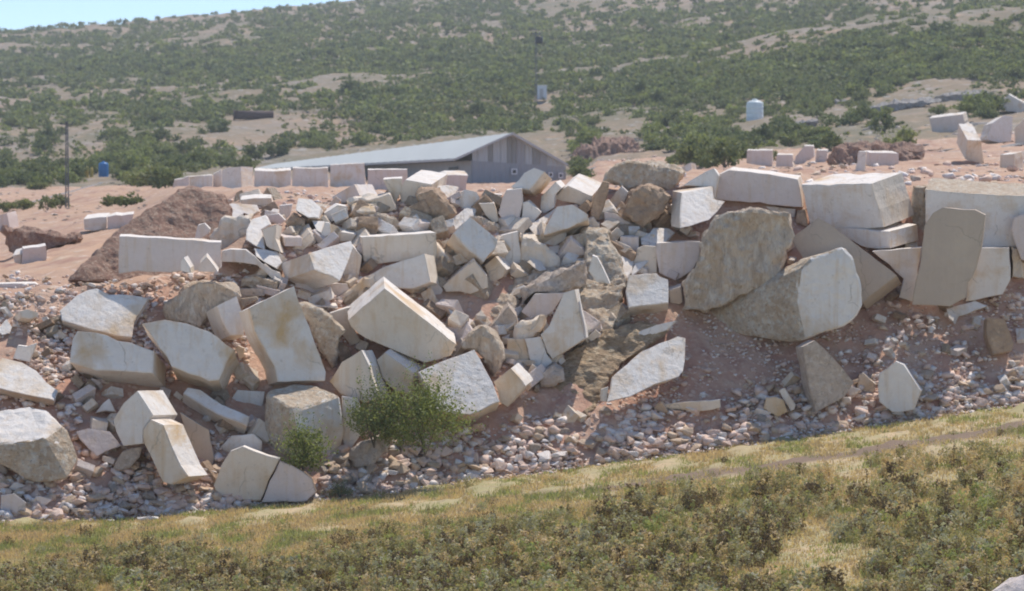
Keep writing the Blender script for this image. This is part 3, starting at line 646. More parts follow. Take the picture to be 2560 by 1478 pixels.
earth_ledge|e|560,760 600,620 720,600 1000,600 1250,610 1420,640 1400,720 1200,760 1190,660 930,650 820,640 790,770|10,-20|4|g=0,.9 off=6|dark red rocky earth bank behind the isolated plateau block
"""
idx = 0; org = None
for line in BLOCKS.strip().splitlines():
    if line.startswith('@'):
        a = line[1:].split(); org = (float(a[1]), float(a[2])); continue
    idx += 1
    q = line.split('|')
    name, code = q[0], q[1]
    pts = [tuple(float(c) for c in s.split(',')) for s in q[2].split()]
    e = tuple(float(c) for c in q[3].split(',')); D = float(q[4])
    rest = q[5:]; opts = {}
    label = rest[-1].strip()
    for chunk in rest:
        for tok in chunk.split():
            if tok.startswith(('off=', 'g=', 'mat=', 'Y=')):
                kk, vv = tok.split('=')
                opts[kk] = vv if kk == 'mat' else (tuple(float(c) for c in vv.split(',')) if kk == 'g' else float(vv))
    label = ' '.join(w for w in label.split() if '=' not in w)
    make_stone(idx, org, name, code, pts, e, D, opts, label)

# ---------------- rubble
def hull_stone(seed, flat=1.0, n=11):
    r = random.Random(seed); bm = bmesh.new()
    for _ in range(n):
        d = Vector((r.gauss(0,1), r.gauss(0,1), r.gauss(0,1))).normalized()*r.uniform(.75, 1)
        bm.verts.new((d.x*r.uniform(.8,1.05), d.y*.85, d.z*.72*flat))
    res = bmesh.ops.convex_hull(bm, input=bm.verts[:])
    bmesh.ops.delete(bm, geom=[g for g in set(res['geom_interior']+res['geom_unused']) if isinstance(g, bmesh.types.BMVert) and g.is_valid], context='VERTS')
    bmesh.ops.recalc_face_normals(bm, faces=bm.faces[:])
    return bm
def inside(poly, u, v):
    x, y = poly[:, 0], poly[:, 1]; j = np.roll(np.arange(len(x)), 1); c = False
    w = (y > v) != (y[j] > v)
    xi = (x[j]-x)*(v-y)/np.where(y[j]-y == 0, 1e-9, y[j]-y) + x
    return bool(np.count_nonzero(w & (u < xi)) % 2)
def blocked(u, v, m=7):
    for p in POLYS:
        if p[:, 0].min() < u < p[:, 0].max() and p[:, 1].min() < v < p[:, 1].max():
            if inside(p, u, v) and inside(p, u, v+m): return True
    return False
# zones of loose stone: u0,u1, v above the toe (lo,hi) or rows, amount, size range
def toe(u): return float(vb(u))
ZONES = [
 ('toe', 760, 2560, 4, 125, 1900, .09, .34), ('toe', 0, 640, 0, 190, 1100, .09, .34), ('toe', -60, 2600, -6, 18, 2600, .04, .11),
 ('toe', 760, 2560, 4, 150, 2500, .03, .09), ('toe', 0, 640, 0, 190, 1500, .03, .09),
 ('rows', -40, 620, 690, 960, 2200, .05, .20), ('rows', 600, 1500, 480, 900, 1800, .05, .20), ('rows', 2080, 2600, 720, 1000, 750, .05, .22),
 ('rows', 2080, 2600, 720, 1000, 900, .03, .08), ('rows', -40, 620, 690, 960, 2000, .03, .08), ('rows', 600, 1500, 480, 900, 2000, .03, .08),
 ('rows', 1300, 2100, 780, 1060, 3200, .03, .11), ('rows', 1000, 1500, 620, 1000, 1600, .04, .2), ('rows', 1500, 2100, 900, 1060, 130, .08, .2), ('rows', 0, 200, 900, 1200, 700, .05, .2), ('rows', 640, 860, 640, 900, 500, .05, .22),
 ('rows', 1500, 2600, 380, 480, 700, .05, .35), ('rows', 300, 1500, 462, 520, 700, .04, .16)]
TOE = []; OTHER = []
rr = random.Random(3)
for kind, u0, u1, a, b_, n, s0, s1 in ZONES:
    for _ in range(n):
        u = rr.uniform(u0, u1)
        v = (toe(u) - a - (b_-a)*rr.random()**1.25) if kind == 'toe' else rr.uniform(a, b_)
        if kind == 'toe' and u > 1500: v += 0
        if blocked(u, v): continue
        if noise.noise(Vector((u*.012, v*.02, 4.4))) > .22 and rr.random() < .75: continue
        Y = depth_at(u, v)
        size = s0 + (s1-s0)*rr.random()**1.9
        if kind == 'rows' and Y > 95: size *= 1.2
        p = at(u, v, Y)
        item = (size, p.x, p.y, p.z + size*rr.uniform(-.1, .5), rr.random()*6.28, rr.uniform(-.5, .5), u, v)
        (TOE if kind == 'toe' else OTHER).append(item)
allst = sorted(TOE+OTHER, key=lambda t: -t[0]/t[2])
big300, small = allst[:290], allst[290:]
# chunks of broken block lying between the big ones
cprot = []
for i in range(12):
    r_ = random.Random(400+i); bm = bmesh.new(); bmesh.ops.create_cube(bm, size=2)
    d = (1, r_.uniform(.6, .9), r_.uniform(.4, .8))
    for v in bm.verts: v.co = Vector((v.co.x*d[0]*r_.uniform(.72, 1.05), v.co.y*d[1]*r_.uniform(.72, 1.05), v.co.z*d[2]*r_.uniform(.72, 1.05)))
    bmesh.ops.bevel(bm, geom=bm.edges[:], offset=.06, segments=1, affect='EDGES', clamp_overlap=True)
    bmesh.ops.triangulate(bm, faces=bm.faces[:]); rough_up(bm, .5, .035, i)
    me = bpy.data.meshes.new('broken_chunk'); bm.to_mesh(me); bm.free(); me.materials.append(M[('w', 't', 'p', 'b', 't', 'c')[i % 6]]); cprot.append(me)
CHN = ('pale', 'tan', 'pinkish', 'brown', 'tan', 'crumbly')
cnt = 0
for (u0, u1, v0, v1, n, s0, s1) in ((880, 1600, 500, 640, 130, .2, .44), (560, 900, 500, 640, 80, .18, .38), (640, 1000, 640, 900, 80, .16, .38), (1000, 1560, 620, 960, 190, .18, .48), (1540, 1760, 500, 720, 50, .15, .3), (1240, 1500, 760, 960, 60, .14, .34),
        (150, 660, 880, 1240, 60, .14, .32), (1950, 2560, 560, 760, 30, .15, .3), (1950, 2560, 740, 1000, 26, .12, .25), (0, 300, 760, 1000, 26, .12, .26), (1280, 1500, 880, 1080, 26, .1, .22)):
    for _ in range(n):
        u, v = rr.uniform(u0, u1), rr.uniform(v0, v1)
        if cnt >= 292 or blocked(u, v, 10) or rr.random() < .12: continue
        Y = depth_at(u, v) - .1; p = at(u, v, Y); k = rr.randrange(12); sz = rr.uniform(s0, s1)
        o = bpy.data.objects.new('broken_chunk', cprot[k]); COL.objects.link(o); o.location = p + Vector((0, 0, sz*.25)); o.scale = (sz*rr.uniform(.8, 1.3), sz, sz*rr.uniform(.7, 1.1))
        o.rotation_euler = (rr.uniform(-.9, .9), rr.uniform(-.9, .9), rr.random()*6.28); cnt += 1
        where = 'on the upper heap' if v < 640 else 'in the middle of the heap' if v < 880 else 'low on the heap'
        wh2 = 'left of centre' if u < 1000 else 'near the centre' if u < 1600 else 'at the right'
        tag(o, f"{'small' if sz < .2 else 'middling'} {CHN[k % 6]} chunk {beside(u, v)}", 'stone chunk', 'broken chunks wedged between the big blocks')
protos = []
STM = [M['rp'], M['rt'], M['rw'], M['s']]
for i in range(12):
    bm = hull_stone(i, .8 if i % 3 else .55)
    bmesh.ops.bevel(bm, geom=bm.edges[:], offset=.04, segments=1, affect='EDGES', clamp_overlap=True)
    bmesh.ops.triangulate(bm, faces=bm.faces[:])
    me = bpy.data.meshes.new('rubble_stone'); bm.to_mesh(me); bm.free(); me.materials.append(STM[(0, 1, 0, 2, 0, 1, 0, 3, 1, 0, 2, 0)[i]]); protos.append(me)
COLN = ('pinkish', 'tan', 'pinkish', 'whitish', 'pinkish', 'tan', 'pinkish', 'pitted grey', 'tan', 'pinkish', 'whitish', 'pinkish')
for n, (s, x, y, z, rz, tl, u, v) in enumerate(big300):
    k = n % 12
    o = bpy.data.objects.new('rubble_stone', protos[k]); COL.objects.link(o)
    o.location = (x, y, z); o.scale = (s, s, s); o.rotation_euler = (tl, tl*.7, rz)
    zone = 'at the toe of the heap beside the grass' if v > toe(u)-140 else 'on the upper heap' if v < 720 else 'on the dirt slope of the heap'
    side = 'left part' if u < 850 else 'middle part' if u < 1700 else 'right part'
    tag(o, f"{'large' if s/y > .0034 else 'small'} {COLN[k]} rubble stone {'at the toe, ' if v > toe(u)-60 else ''}{beside(u, v)}", 'stone', 'loose rubble stones')
def join_instances(name, meshes, items, mats, matpick=None, kind='stuff', label=None, cat=None):
    """items: (proto index, x,y,z, sx,sy,sz, rz, tilt, material shift)"""
    data = []
    for me in meshes:
        V = np.array([v.co[:] for v in me.vertices]); Fc = np.array([p.vertices[:] for p in me.polygons]); mi = np.array([p.material_index for p in me.polygons])
        data.append((V, Fc, mi))
    VV_, FF_, MM_ = [], [], []; base = 0
    for it in items:
        V, Fc, mi = data[it[0]]
        c, s_ = math.cos(it[7]), math.sin(it[7]); ct, st = math.cos(it[8]), math.sin(it[8])
        R = np.array([[c, -s_, 0], [s_, c, 0], [0, 0, 1]]) @ np.array([[1, 0, 0], [0, ct, -st], [0, st, ct]])
        VV_.append((V*np.array(it[4:7])) @ R.T + np.array(it[1:4])); FF_.append(Fc+base); MM_.append((mi+it[9]) % len(mats)); base += len(V)
    me = from_np(name, np.concatenate(VV_), np.concatenate(FF_), np.concatenate(MM_))
    for m in mats: me.materials.append(m)
    o = bpy.data.objects.new(name, me); COL.objects.link(o); tag(o, label, cat, None, kind); return o
sprot = []
for i in range(10):
    bm = hull_stone(100+i, .8); me = bpy.data.meshes.new('tmp'); bm.to_mesh(me); bm.free(); sprot.append(me)
join_instances('loose_rubble', sprot, [(rr.randrange(10), x, y, z, s, s, s, rz, tl, rr.choice((0, 0, 1, 2, 0, 3))) for (s, x, y, z, rz, tl, u, v) in small],
               [M['rp'], M['rt'], M['rw'], M['rw']], label='loose small rubble and gravel strewn over the dirt bank', cat='rubble')
# pebbly litter over plateau and hillside
lit = []
for _ in range(5200):
    u = rr.uniform(-60, 2620); v = rr.uniform(230, 560)
    if u < 1500 and v < 380 and rr.random() < .75: continue
    if v > 520 and u > 560: continue
    if blocked(u, v, 3): continue
    Y = depth_at(u, v)
    if Y < 95: continue
    p = at(u, v, Y); s = rr.uniform(.12, .5)*(Y/250)**.7*(.6 if u < 1500 else 1)
    lit.append((rr.randrange(10), p.x, p.y, p.z, s*1.5, s, s*.5, rr.random()*6.28, 0, rr.choice((0, 0, 1, 2, 3))))
join_instances('scattered_stones', sprot, lit, [M['o'], M['s'], M['e'], M['p']], label='grey and reddish stones strewn over the quarry floor and lower slope', cat='rubble')

# ---------------- foliage prototypes
def leaves_np(r, n, rx, ry, rz, cz, size, clumps):
    """n leaf quads gathered in clumps through a crown"""
    cs = []
    for _ in range(clumps):
        while True:
            d = np.array([r.uniform(-1, 1), r.uniform(-1, 1), r.uniform(-.75, 1)])
            if .15 < np.dot(d, d) < 1: break
        cs.append(d*.78)
    V, Fc = [], []
    for i in range(n):
        c = cs[r.randrange(clumps)]; g = np.array([r.gauss(0, .17), r.gauss(0, .17), r.gauss(0, .15)])
        p = (c+g)*np.array([rx, ry, rz]) + np.array([0, 0, cz])
        if p[2] < .05: p[2] = .05+r.random()*.2
        a = np.array([r.gauss(0, 1), r.gauss(0, 1), r.gauss(0, 1)]); a /= np.linalg.norm(a)
        b = np.cross(a, [r.gauss(0, 1), r.gauss(0, 1), r.gauss(0, 1)]); b /= np.linalg.norm(b)
        s = size*r.uniform(.6, 1.3); k = len(V)
        V += [p-a*s*.5, p+b*s*.32, p+a*s*.5, p-b*s*.32]; Fc.append((k, k+1, k+2, k+3))
    return np.array(V), np.array(Fc)
def crown_mesh(seed, n, dims, cz, size, clumps, name='crown'):
    r = random.Random(seed); V, Fc = leaves_np(r, n, *dims, cz, size, clumps)
    return from_np(name, V, Fc, [0 if r.random() < .8 else 1 for _ in Fc])
def trunk_mesh(seed, h, spread, n=4, rad=.09):
    r = random.Random(seed); bm = bmesh.new()
    for i in range(n):
        a = r.random()*6.28; top = Vector((math.cos(a)*spread*r.uniform(.4, 1), math.sin(a)*spread*r.uniform(.4, 1), h*r.uniform(.8, 1)))
        prev = None; segs = 4
        for k in range(segs+1):
            t = k/segs; c = top*t; c.z = top.z*t; c += Vector((r.uniform(-.06, .06), r.uniform(-.06, .06), 0))*spread*(k > 0)
            ra = rad*(1-.75*t)
            ring = [bm.verts.new(c+Vector((math.cos(j*2.094)*ra, math.sin(j*2.094)*ra, 0))) for j in range(3)]
            if prev:
                for j in range(3): bm.faces.new((prev[j], prev[(j+1) % 3], ring[(j+1) % 3], ring[j]))
            prev = ring
    me = bpy.data.meshes.new('trunk'); bm.to_mesh(me); bm.free(); return me
CR = []; TR = []
PAL = ((L1, L3), (L2, L1), (L1, L2), (L3, L1), (L2, L2), (L1, L1))
for i in range(8):
    me = crown_mesh(i, 620, (1.75, 1.5, 1.15 if i % 2 else .95), 1.15 if i % 2 else .95, .36, 15)
    for m in PAL[i % 6]: me.materials.append(m)
    CR.append(me)
    t = trunk_mesh(i, 1.4, .9); t.materials.append(WOOD); TR.append(t)
def veg_density(u, v):
    n1 = noise.fractal(Vector((u*.006, v*.014, 3.3)), 1, 2, 3)
    base = .95 if v < 170 else .80 if v < 260 else .6
    if u < 900: base = .97 if v < 215 else .62 if v < 300 else .36
    if u > 1000 and v < 130 and u < 1950: base -= .22
    if u > 1900 and v < 90: base = .45
    if 250 < v and u < 1500: base -= .10
    if u > 1500 and v > 275: base = .34
    if u > 1900 and v > 290: base = .2
    if u > 2150 and v > 205: base = .16
    if 1350 < u < 1500 and 240 < v < 320: base = .15
    if v > 385: base = .30 if u < 700 else .04
    if v > 440: base = .12 if u < 420 else 0
    return base + n1*.6
cand = []
KEEP = [(195, 300, 440, 485), (560, 690, 290, 330), (135, 205, 465, 500), (1325, 1385, 250, 290), (1850, 1925, 305, 350), (2280, 2700, 300, 500), (660, 1420, 405, 470)]
rv = random.Random(21)
for _ in range(29500):
    u = rv.uniform(-620, 3180); v = rv.uniform(-40, 475)
    if rv.random() > veg_density(u, v): continue
    if v < float(np.interp(u, UN, VV[8]))+2: continue
    Y = depth_at(u, v)
    if Y < 230: continue
    if blocked(u, v, 1): continue
    if abs(u-1280) < 700 and 330 < v and 640 < u < 1430: 
        if Y < 455: continue
    if any(a0 < u < a1 and b0 < v < b1 for a0, a1, b0, b1 in KEEP): continue
    p = at(u, v, Y); cand.append((Y, u, v, p.x, p.z, rv.uniform(.42, 1.0)*(1.25 if rv.random() < .12 else 1)))
for x in ((330,905,262,1.5),(345,880,240,1.3),(330,800,262,.95),(340,770,268,.9),(350,950,245,1.0),(340,295,352,.95),(335,545,340,1.1),(330,690,395,1.2),(332,905,372,.95),(330,640,400,1.1),
          (345,1585,118,1.1),(360,1830,112,1.05),(430,2350,95,1.35),(320,1135,225,1.2),(330,1160,300,1.0),(310,120,525,.45),(305,20,530,.5),(300,150,520,.42),(305,60,528,.45),(292,270,516,.38),(292,300,515,.40),(294,330,514,.38),(270,2150,230,1.2)):
    u, v = x[1], x[2]; Y = depth_at(u, v); p = at(u, v, Y); cand.append((Y, u, v, p.x, p.z, x[3]*1.25))
cand.sort(key=lambda c: c[0]/c[5])
vis = [c for c in cand if -20 < c[1] < 2580]; near = vis[:290]; ids = set(map(id, near)); far = [c for c in cand if id(c) not in ids]
def zone_name(u, v):
    h = 'on low ground' if v > 420 else 'low on the slope' if v > 300 else 'mid slope' if v > 200 else 'high up'
    w = 'far left' if u < 430 else 'left of the shed' if u < 900 else 'above the shed' if u < 1430 else 'right of the shed' if u < 1900 else 'at the right side'
    return h, w
LAND = [(259, 425, 'blue water tank'), (168, 400, 'left utility pole'), (630, 280, 'rusty cylindrical tank'), (700, 405, "shed roof's far end"), (1000, 370, 'middle of the shed roof'), (1281, 334, "shed's gable peak"), (1355, 235, 'white cabin'), (1345, 120, 'transformer on the pole'), (1887, 280, 'white water tank'), (2200, 270, 'long dark rock ledge'), (2400, 240, 'thick dark rock ledge'), (2000, 395, 'pink quarry face'), (2440, 380, 'right slope blocks'), (2000, 310, 'pale flat outcrop'), (1600, 330, 'red dirt right of the shed'), (60, 420, 'left edge of the picture'), (880, 250, 'biggest dark bush')]
KN = ('olive', 'dark green', 'olive', 'bright green', 'dark green', 'olive')
for n, (Y, u, v, x, z, s) in enumerate(near):
    k = rv.randrange(8)
    if s > 1.3: k = 1
    t = empty('bush', (x, Y, z-.1), rv.random()*6.28); s2 = s*rv.uniform(1.0, 1.15); t.scale = (s2, s2, s2*rv.uniform(.85, 1.15))
    for me, nm in ((CR[k], 'crown'), (TR[k], 'trunk')):
        o = bpy.data.objects.new(nm, me); COL.objects.link(o); o.parent = t
    lm = min(LAND, key=lambda q: math.hypot(q[0]-u, (q[1]-v)*1.6)); du, dv = lm[0]-u, (lm[1]-v)*1.6
    dr = ('left of' if du > 0 else 'right of') if abs(du) > abs(dv) else ('below' if dv < 0 else 'above'); far_ = '' if (math.hypot(du, dv) < 70 or len(lm[2].split()) > 4) else 'well ' if math.hypot(du, dv) < 150 else 'far '
    h, w = zone_name(u, v); h = '' if len(lm[2].split()) > 4 else h + ', '; size = 'large' if s > 1.1 else 'small' if s < .75 else 'medium'
    tag(t, f'{size} {KN[k % 6]} bush {h}{far_}{dr} the {lm[2]}', 'bush', 'bushes on the hillside')
FP = [crown_mesh(50+i, 60, (1.6, 1.4, 1.0), .95, .75, 9, 'far') for i in range(6)]
MP = [crown_mesh(60+i, 150, (1.6, 1.4, 1.0), .95, .5, 12, 'mid') for i in range(6)]
items = []
for (Y, u, v, x, z, s) in far:
    s *= 1.25 + .5*min(max((Y-450)/500, 0), 1)
    pi = rv.randrange(6) + (6 if Y < 520 else 0)
    if v < 100 and rv.random() < .3: s *= .7
    items.append((pi, x, Y, z-.2, s, s, s*.95, rv.random()*6.28, 0, rv.choice((0, 0, 1, 2))))
TP = [crown_mesh(80+i, 24, (1.5, 1.3, .8), .7, 1.0, 7, 'tiny') for i in range(4)]
for _ in range(11000):
    u = rv.uniform(-200, 2760); v = rv.uniform(10, 430)
    if v < float(np.interp(u, UN, VV[8]))+2 or blocked(u, v, 1): continue
    if any(a0 < u < a1 and b0 < v < b1 for a0, a1, b0, b1 in KEEP): continue
    if u > 1430 and v > 345 or (u > 2000 and v > 250 and rv.random() < .7): continue
    if noise.noise(Vector((u*.01, v*.025, 8))) > .25 and rv.random() < .7: continue
    Y = depth_at(u, v)
    if Y < 310: continue
    if abs(u-1280) < 700 and 640 < u < 1430 and Y < 455: continue
    q = at(u, v, Y); sc = rv.uniform(.18, .5)*(1+.6*min((Y-300)/600, 1))
    items.append((12+rv.randrange(4), q.x, Y, q.z-.1, sc, sc, sc*.9, rv.random()*6.28, 0, rv.choice((0, 0, 1, 2))))
join_instances('distant_scrub', FP+MP+TP, items, [L1, L2, L3], label='dense green scrub covering the far hillside', cat='scrub')

# limestone slabs breaking through the slope
op = []
for i in range(8):
    bm = hull_stone(700+i, .6)
    for w in bm.verts: w.co.x *= 2.2; w.co.z *= .55
    rough_up(bm, .45, .09, i); me = bpy.data.meshes.new('rock_outcrop'); bm.to_mesh(me); bm.free(); me.materials.append(M['e'] if i == 7 else M['o']); op.append(me)
ro = random.Random(17); no = 0
while no < 150:
    u = ro.uniform(1380, 2620) if ro.random() < .8 else ro.uniform(120, 1200); v = ro.uniform(215, 415) if u > 1380 else ro.uniform(300, 400)
    if v > 470-.07*(u-1400) or blocked(u, v, 3) or (640 < u < 1440 and v > 320): continue
    if any(a0 < u < a1 and b0 < v < b1 for a0, a1, b0, b1 in KEEP[:5]): continue
    Y = depth_at(u, v); p = at(u, v, Y); k = ro.randrange(8); sc = ro.uniform(.35, 1.15)*(Y/300)
    o = bpy.data.objects.new('rock_outcrop', op[k]); COL.objects.link(o); o.location = p; o.scale = (sc*ro.uniform(.8, 1.8), sc, sc*ro.uniform(.6, 1.1)); o.rotation_euler = (ro.uniform(-.1, .1), -.12+ro.uniform(-.08, .08), ro.uniform(-.3, .3))
    lm = min(LAND, key=lambda q: math.hypot(q[0]-u, (q[1]-v)*1.6)); du, dv = lm[0]-u, (lm[1]-v)*1.6
    dr = ('left of' if du > 0 else 'right of') if abs(du) > abs(dv) else ('below' if dv < 0 else 'above')
    tag(o, f"{'reddish' if k == 7 else 'grey'} {'wide flat' if sc > .8*(Y/300) else 'small low'} rock outcrop {dr} the {lm[2]}", 'rock outcrop', 'rock outcrops on the slope'); no += 1

# ---------------- grass and weeds of the near field
def blade_mesh(seed, n, h, spread, w):
    r = random.Random(seed); V, Fc = [], []
    for i in range(n):
        a = r.random()*6.28; b = np.array([r.gauss(0, spread*.5), r.gauss(0, spread*.5), 0]); hh = h*r.uniform(.5, 1.1)
        tip = b + np.array([math.cos(a)*hh*.35, math.sin(a)*hh*.35, hh]); d = np.array([-math.sin(a), math.cos(a), 0])*w
        k = len(V); V += [b-d, b+d, tip]; Fc.append((k, k+1, k+2))
    return from_np('blade', np.array(V), np.array(Fc))
def weed_mesh(seed, n, h, w, lf):
    r = random.Random(seed); V, Fc = [], []
    V += [np.array([-.012, 0, 0]), np.array([.012, 0, 0]), np.array([0, 0, h])]; Fc.append((0, 1, 2))
    for i in range(n):
        z = h*r.uniform(.15, 1.0); a = r.random()*6.28; rad = w*r.uniform(.2, 1)*(1.15-z/h*.6)
        p = np.array([math.cos(a)*rad, math.sin(a)*rad, z]); q = np.array([r.gauss(0, 1), r.gauss(0, 1), r.gauss(0, 1)]); q /= np.linalg.norm(q)
        t = np.cross(q, [r.gauss(0, 1), r.gauss(0, 1), r.gauss(0, 1)]); t /= np.linalg.norm(t); s = lf*r.uniform(.6, 1.4)
        k = len(V); V += [p-q*s, p+q*s, p+t*s]; Fc.append((k, k+1, k+2))
    return from_np('weed', np.array(V), np.array(Fc))
GP = [blade_mesh(i, 9, .12, .16, .014) for i in range(5)]
WP = [weed_mesh(i, 20, .34, .12, .034) for i in range(6)] + [weed_mesh(20+i, 26, .62, .05, .024) for i in range(2)]
gi, si, wi = [], [], []
rg = random.Random(5)
def field_pt(u, v):
    Y = depth_at(u, v); x = (u-1280)/F*Y
    return x, Y, ground(x, Y)
for _ in range(35500):
    u = rg.uniform(-330, 2890); t = rg.random(); b0 = toe(u); v = b0 + 3 + (1500-b0)*t
    x, Y, z = field_pt(u, v)
    n1 = noise.fractal(Vector((x*.45, Y*.16, 0)), 1, 2, 3); n2 = noise.noise(Vector((x*1.3, Y*.5, 5)))
    if abs((v-b0) - (58 + 12*math.sin(u*.004))) < 9*min(1, (u-1115)/500) and u > 1150 and rg.random() < .6: continue
    if n1 > .30 and rg.random() < .75: 
        if rg.random() < .5: si.append((rg.randrange(5), x, Y, z, 1.1, 1.1, rg.uniform(.3, .7), rg.random()*6.28, 0, 0))
        continue
    if n2 > -.1 + .35*rg.random(): gi.append((rg.randrange(5), x, Y, z, 1.2, 1.2, rg.uniform(.5, 1.2), rg.random()*6.28, 0, rg.choice((0, 0, 1))))
    else: si.append((rg.randrange(5), x, Y, z, 1.2, 1.2, rg.uniform(.5, 1.1), rg.random()*6.28, 0, 0))
for _ in range(4700):
    u = rg.uniform(-330, 2890); t = rg.random()**.65; b0 = toe(u); v = b0 + 14 + (1520-b0)*t
    x, Y, z = field_pt(u, v); depth = v-b0
    n1 = noise.fractal(Vector((x*.45, Y*.16, 0)), 1, 2, 3); edge = (60 if u > 1500 else 105) + 70*noise.noise(Vector((x*.3, 3, 0)))
    if n1 > .30: continue
    if depth < edge and rg.random() < .9: continue
    if abs(depth - (58 + 12*math.sin(u*.004))) < 18 and u > 1150: continue
    dark = noise.noise(Vector((x*.5, Y*.25, 9)))
    c = rg.choice((0, 0, 1, 3, 4, 3, 2) if dark > .12 else (0, 2, 0, 2, 3, 4, 0))
    hs = rg.uniform(.45, 1.15)*(.7 if depth < edge+40 else 1); rad = rg.uniform(.10, .26)
    for _k in range(rg.randint(5, 11)):
        a_ = rg.random()*6.28; q = rad*math.sqrt(rg.random()); sc = hs*rg.uniform(.7, 1.15)
        wi.append((rg.randrange(6), x+math.cos(a_)*q, Y+math.sin(a_)*q, z, sc, sc, sc, rg.random()*6.28, rg.uniform(-.25, .25), c if rg.random() < .75 else rg.randrange(5)))
    if rg.random() < .05: wi.append((6+rg.randrange(2), x, Y, z, hs, hs, hs*rg.uniform(.8, 1.3), 0, 0, 2))
join_instances('green_grass', GP, gi, [GRN, OLV], label='short green grass along the foot of the rubble', cat='grass')
join_instances('dry_grass', GP, si, [STR], label='yellow dry grass in patches of the field', cat='grass')
join_instances('weeds', WP, wi, [OLV, GRN, DRK, STR, SIL], label='dense olive and brown weeds covering the near field', cat='weeds')

# ---------------- shrubs at the foot of the heap
def shrub(u, v, off, rx, h, n, size, mats, label, clumps=16, seed=1):
    Y = depth_at(u, v) + off; p = at(u, v, Y); t = empty('shrub', p)
    r_ = random.Random(seed+90); V, Fc = leaves_np(r_, int(n*.55), rx, rx*.8, h*.46, h*.46, size, clumps); V = list(V); Fc = list(Fc)
    for _ in range(int(n/22)):                      # loose sprigs reaching past the crown
        a = r_.random()*6.28; el = r_.uniform(.25, 1.5); L_ = r_.uniform(.75, 1.3)
        tip = np.array([math.cos(a)*math.cos(el)*rx*L_, math.sin(a)*math.cos(el)*rx*.8*L_, math.sin(el)*h*L_*1.02])
        for j in range(16):
            t_ = .5+.5*j/16; p_ = tip*t_ + np.array([r_.gauss(0, .03), r_.gauss(0, .03), r_.gauss(0, .03)])
            q = np.array([r_.gauss(0, 1), r_.gauss(0, 1), r_.gauss(0, 1)]); q /= np.linalg.norm(q); w_ = np.cross(q, [r_.gauss(0, 1), r_.gauss(0, 1), 1.0]); w_ /= np.linalg.norm(w_); s_ = size*r_.uniform(.5, 1)
            k = len(V); V += [p_-q*s_*.5, p_+w_*s_*.3, p_+q*s_*.5, p_-w_*s_*.3]; Fc.append((k, k+1, k+2, k+3))
    me = from_np('foliage', np.array(V), np.array(Fc), [0 if r_.random() < .75 else 1 for _ in Fc])
    for m in mats: me.materials.append(m)
    o = bpy.data.objects.new('foliage', me); COL.objects.link(o); o.parent = t
    tm = trunk_mesh(seed, h*.9, rx*.7, 9, .018); tm.materials.append(WOOD)
    o = bpy.data.objects.new('stems', tm); COL.objects.link(o); o.parent = t
    tag(t, label, 'shrub')
shrub(1062, 1140, -1.2, 1.3, 2.1, 5200, .085, (L3, L1), 'big olive green shrub in front of the pale tilted slab', 36, 3)
shrub(935, 1120, -1.0, .85, 1.75, 2800, .085, (L1, L3), 'narrower green shrub left of the biggest shrub, against the blocks', 24, 4)
shrub(755, 1195, -.8, .80, 1.45, 2600, .08, (L3, L2), 'small bright green shrub growing between two base blocks', 24, 5)
shrub(850, 1245, -.3, .42, .42, 900, .05, (SAG, OLV), 'low sage coloured plant at the edge of rubble and grass', 12, 6)

# ---------------- the shed
M['roof'] = plain('galvanised_roof', (.50,.505,.475), .6, 0, .10, .4, (1, .1, 1)); M['wall'] = plain('grey_sheet_wall', (.34,.35,.375), .55, .1, .06, .6)
M['wall_l'] = plain('pale_sheet_panel', (.45,.475,.50), .5, .1, .06); M['wall_d'] = plain('dull_sheet_panel', (.29,.30,.305), .6, .1, .06)
M['trim'] = plain('pale_trim', (.46,.46,.46), .6); M['frame'] = plain('white_frame', (.72,.72,.74), .5); M['dark'] = plain('dark_opening', (.03,.03,.035), .3)
shed = empty('metal_shed', at(1180, 485, 300)); SI = shed.location.copy()
tag(shed, 'long grey metal shed with pale gabled roof behind the rubble', 'shed')
def quad_slab(name, c, thick, m, parent, ribs=0, org=None):
    """flat sheet from four corners, given thickness, optionally folded into ribs"""
    c = [Vector(p) for p in c]; n = (c[1]-c[0]).cross(c[3]-c[0]).normalized()
    org = org if org is not None else Vector((0, 0, 0))
    bm = bmesh.new(); k = max(1, ribs*2)
    rows = []
    for i in range(k+1):
        t = i/k; a = c[0].lerp(c[1], t); b = c[3].lerp(c[2], t)
        off = n*(.05 if (ribs and i % 2) else 0)
        rows.append([bm.verts.new(a+off-org), bm.verts.new(b+off-org), bm.verts.new(b+off-n*thick-org), bm.verts.new(a+off-n*thick-org)])
    for i in range(k):
        r, s = rows[i], rows[i+1]
        for j in range(4): bm.faces.new((r[j], s[j], s[(j+1) % 4], r[(j+1) % 4]))
    bm.faces.new(rows[0][::-1]); bm.faces.new(rows[-1])
    bmesh.ops.recalc_face_normals(bm, faces=bm.faces[:])
    me = bpy.data.meshes.new(name); bm.to_mesh(me); bm.free()
    return link(name, me, m, parent)
apex, eL, eR = at(1281, 334, 300), at(1139, 398, 299), at(1419, 413, 303)
aF, eLF = at(690, 411, 385), at(632, 425, 383); eRF = eR + (aF-apex)
def oS(p): return p
quad_slab('roof_side', [aF, apex, eL, eLF], .12, M['roof'], shed, 34, SI)
quad_slab('roof_side', [apex, aF, eRF, eR], .12, M['roof'], shed, 34, SI)
wl, wr = at(1180, 402, 300.3), at(1414, 417, 303.3)
down = Vector((0, 0, -3.6))
quad_slab('side_wall', [at(700, 424, 383.5), wl, wl+down, at(700, 424, 383.5)+down], .1, M['wall'], shed, 40, SI)
quad_slab('gable_wall', [wl, wr, wr+down, wl+down], .12, M['wall'], shed, 18, SI)
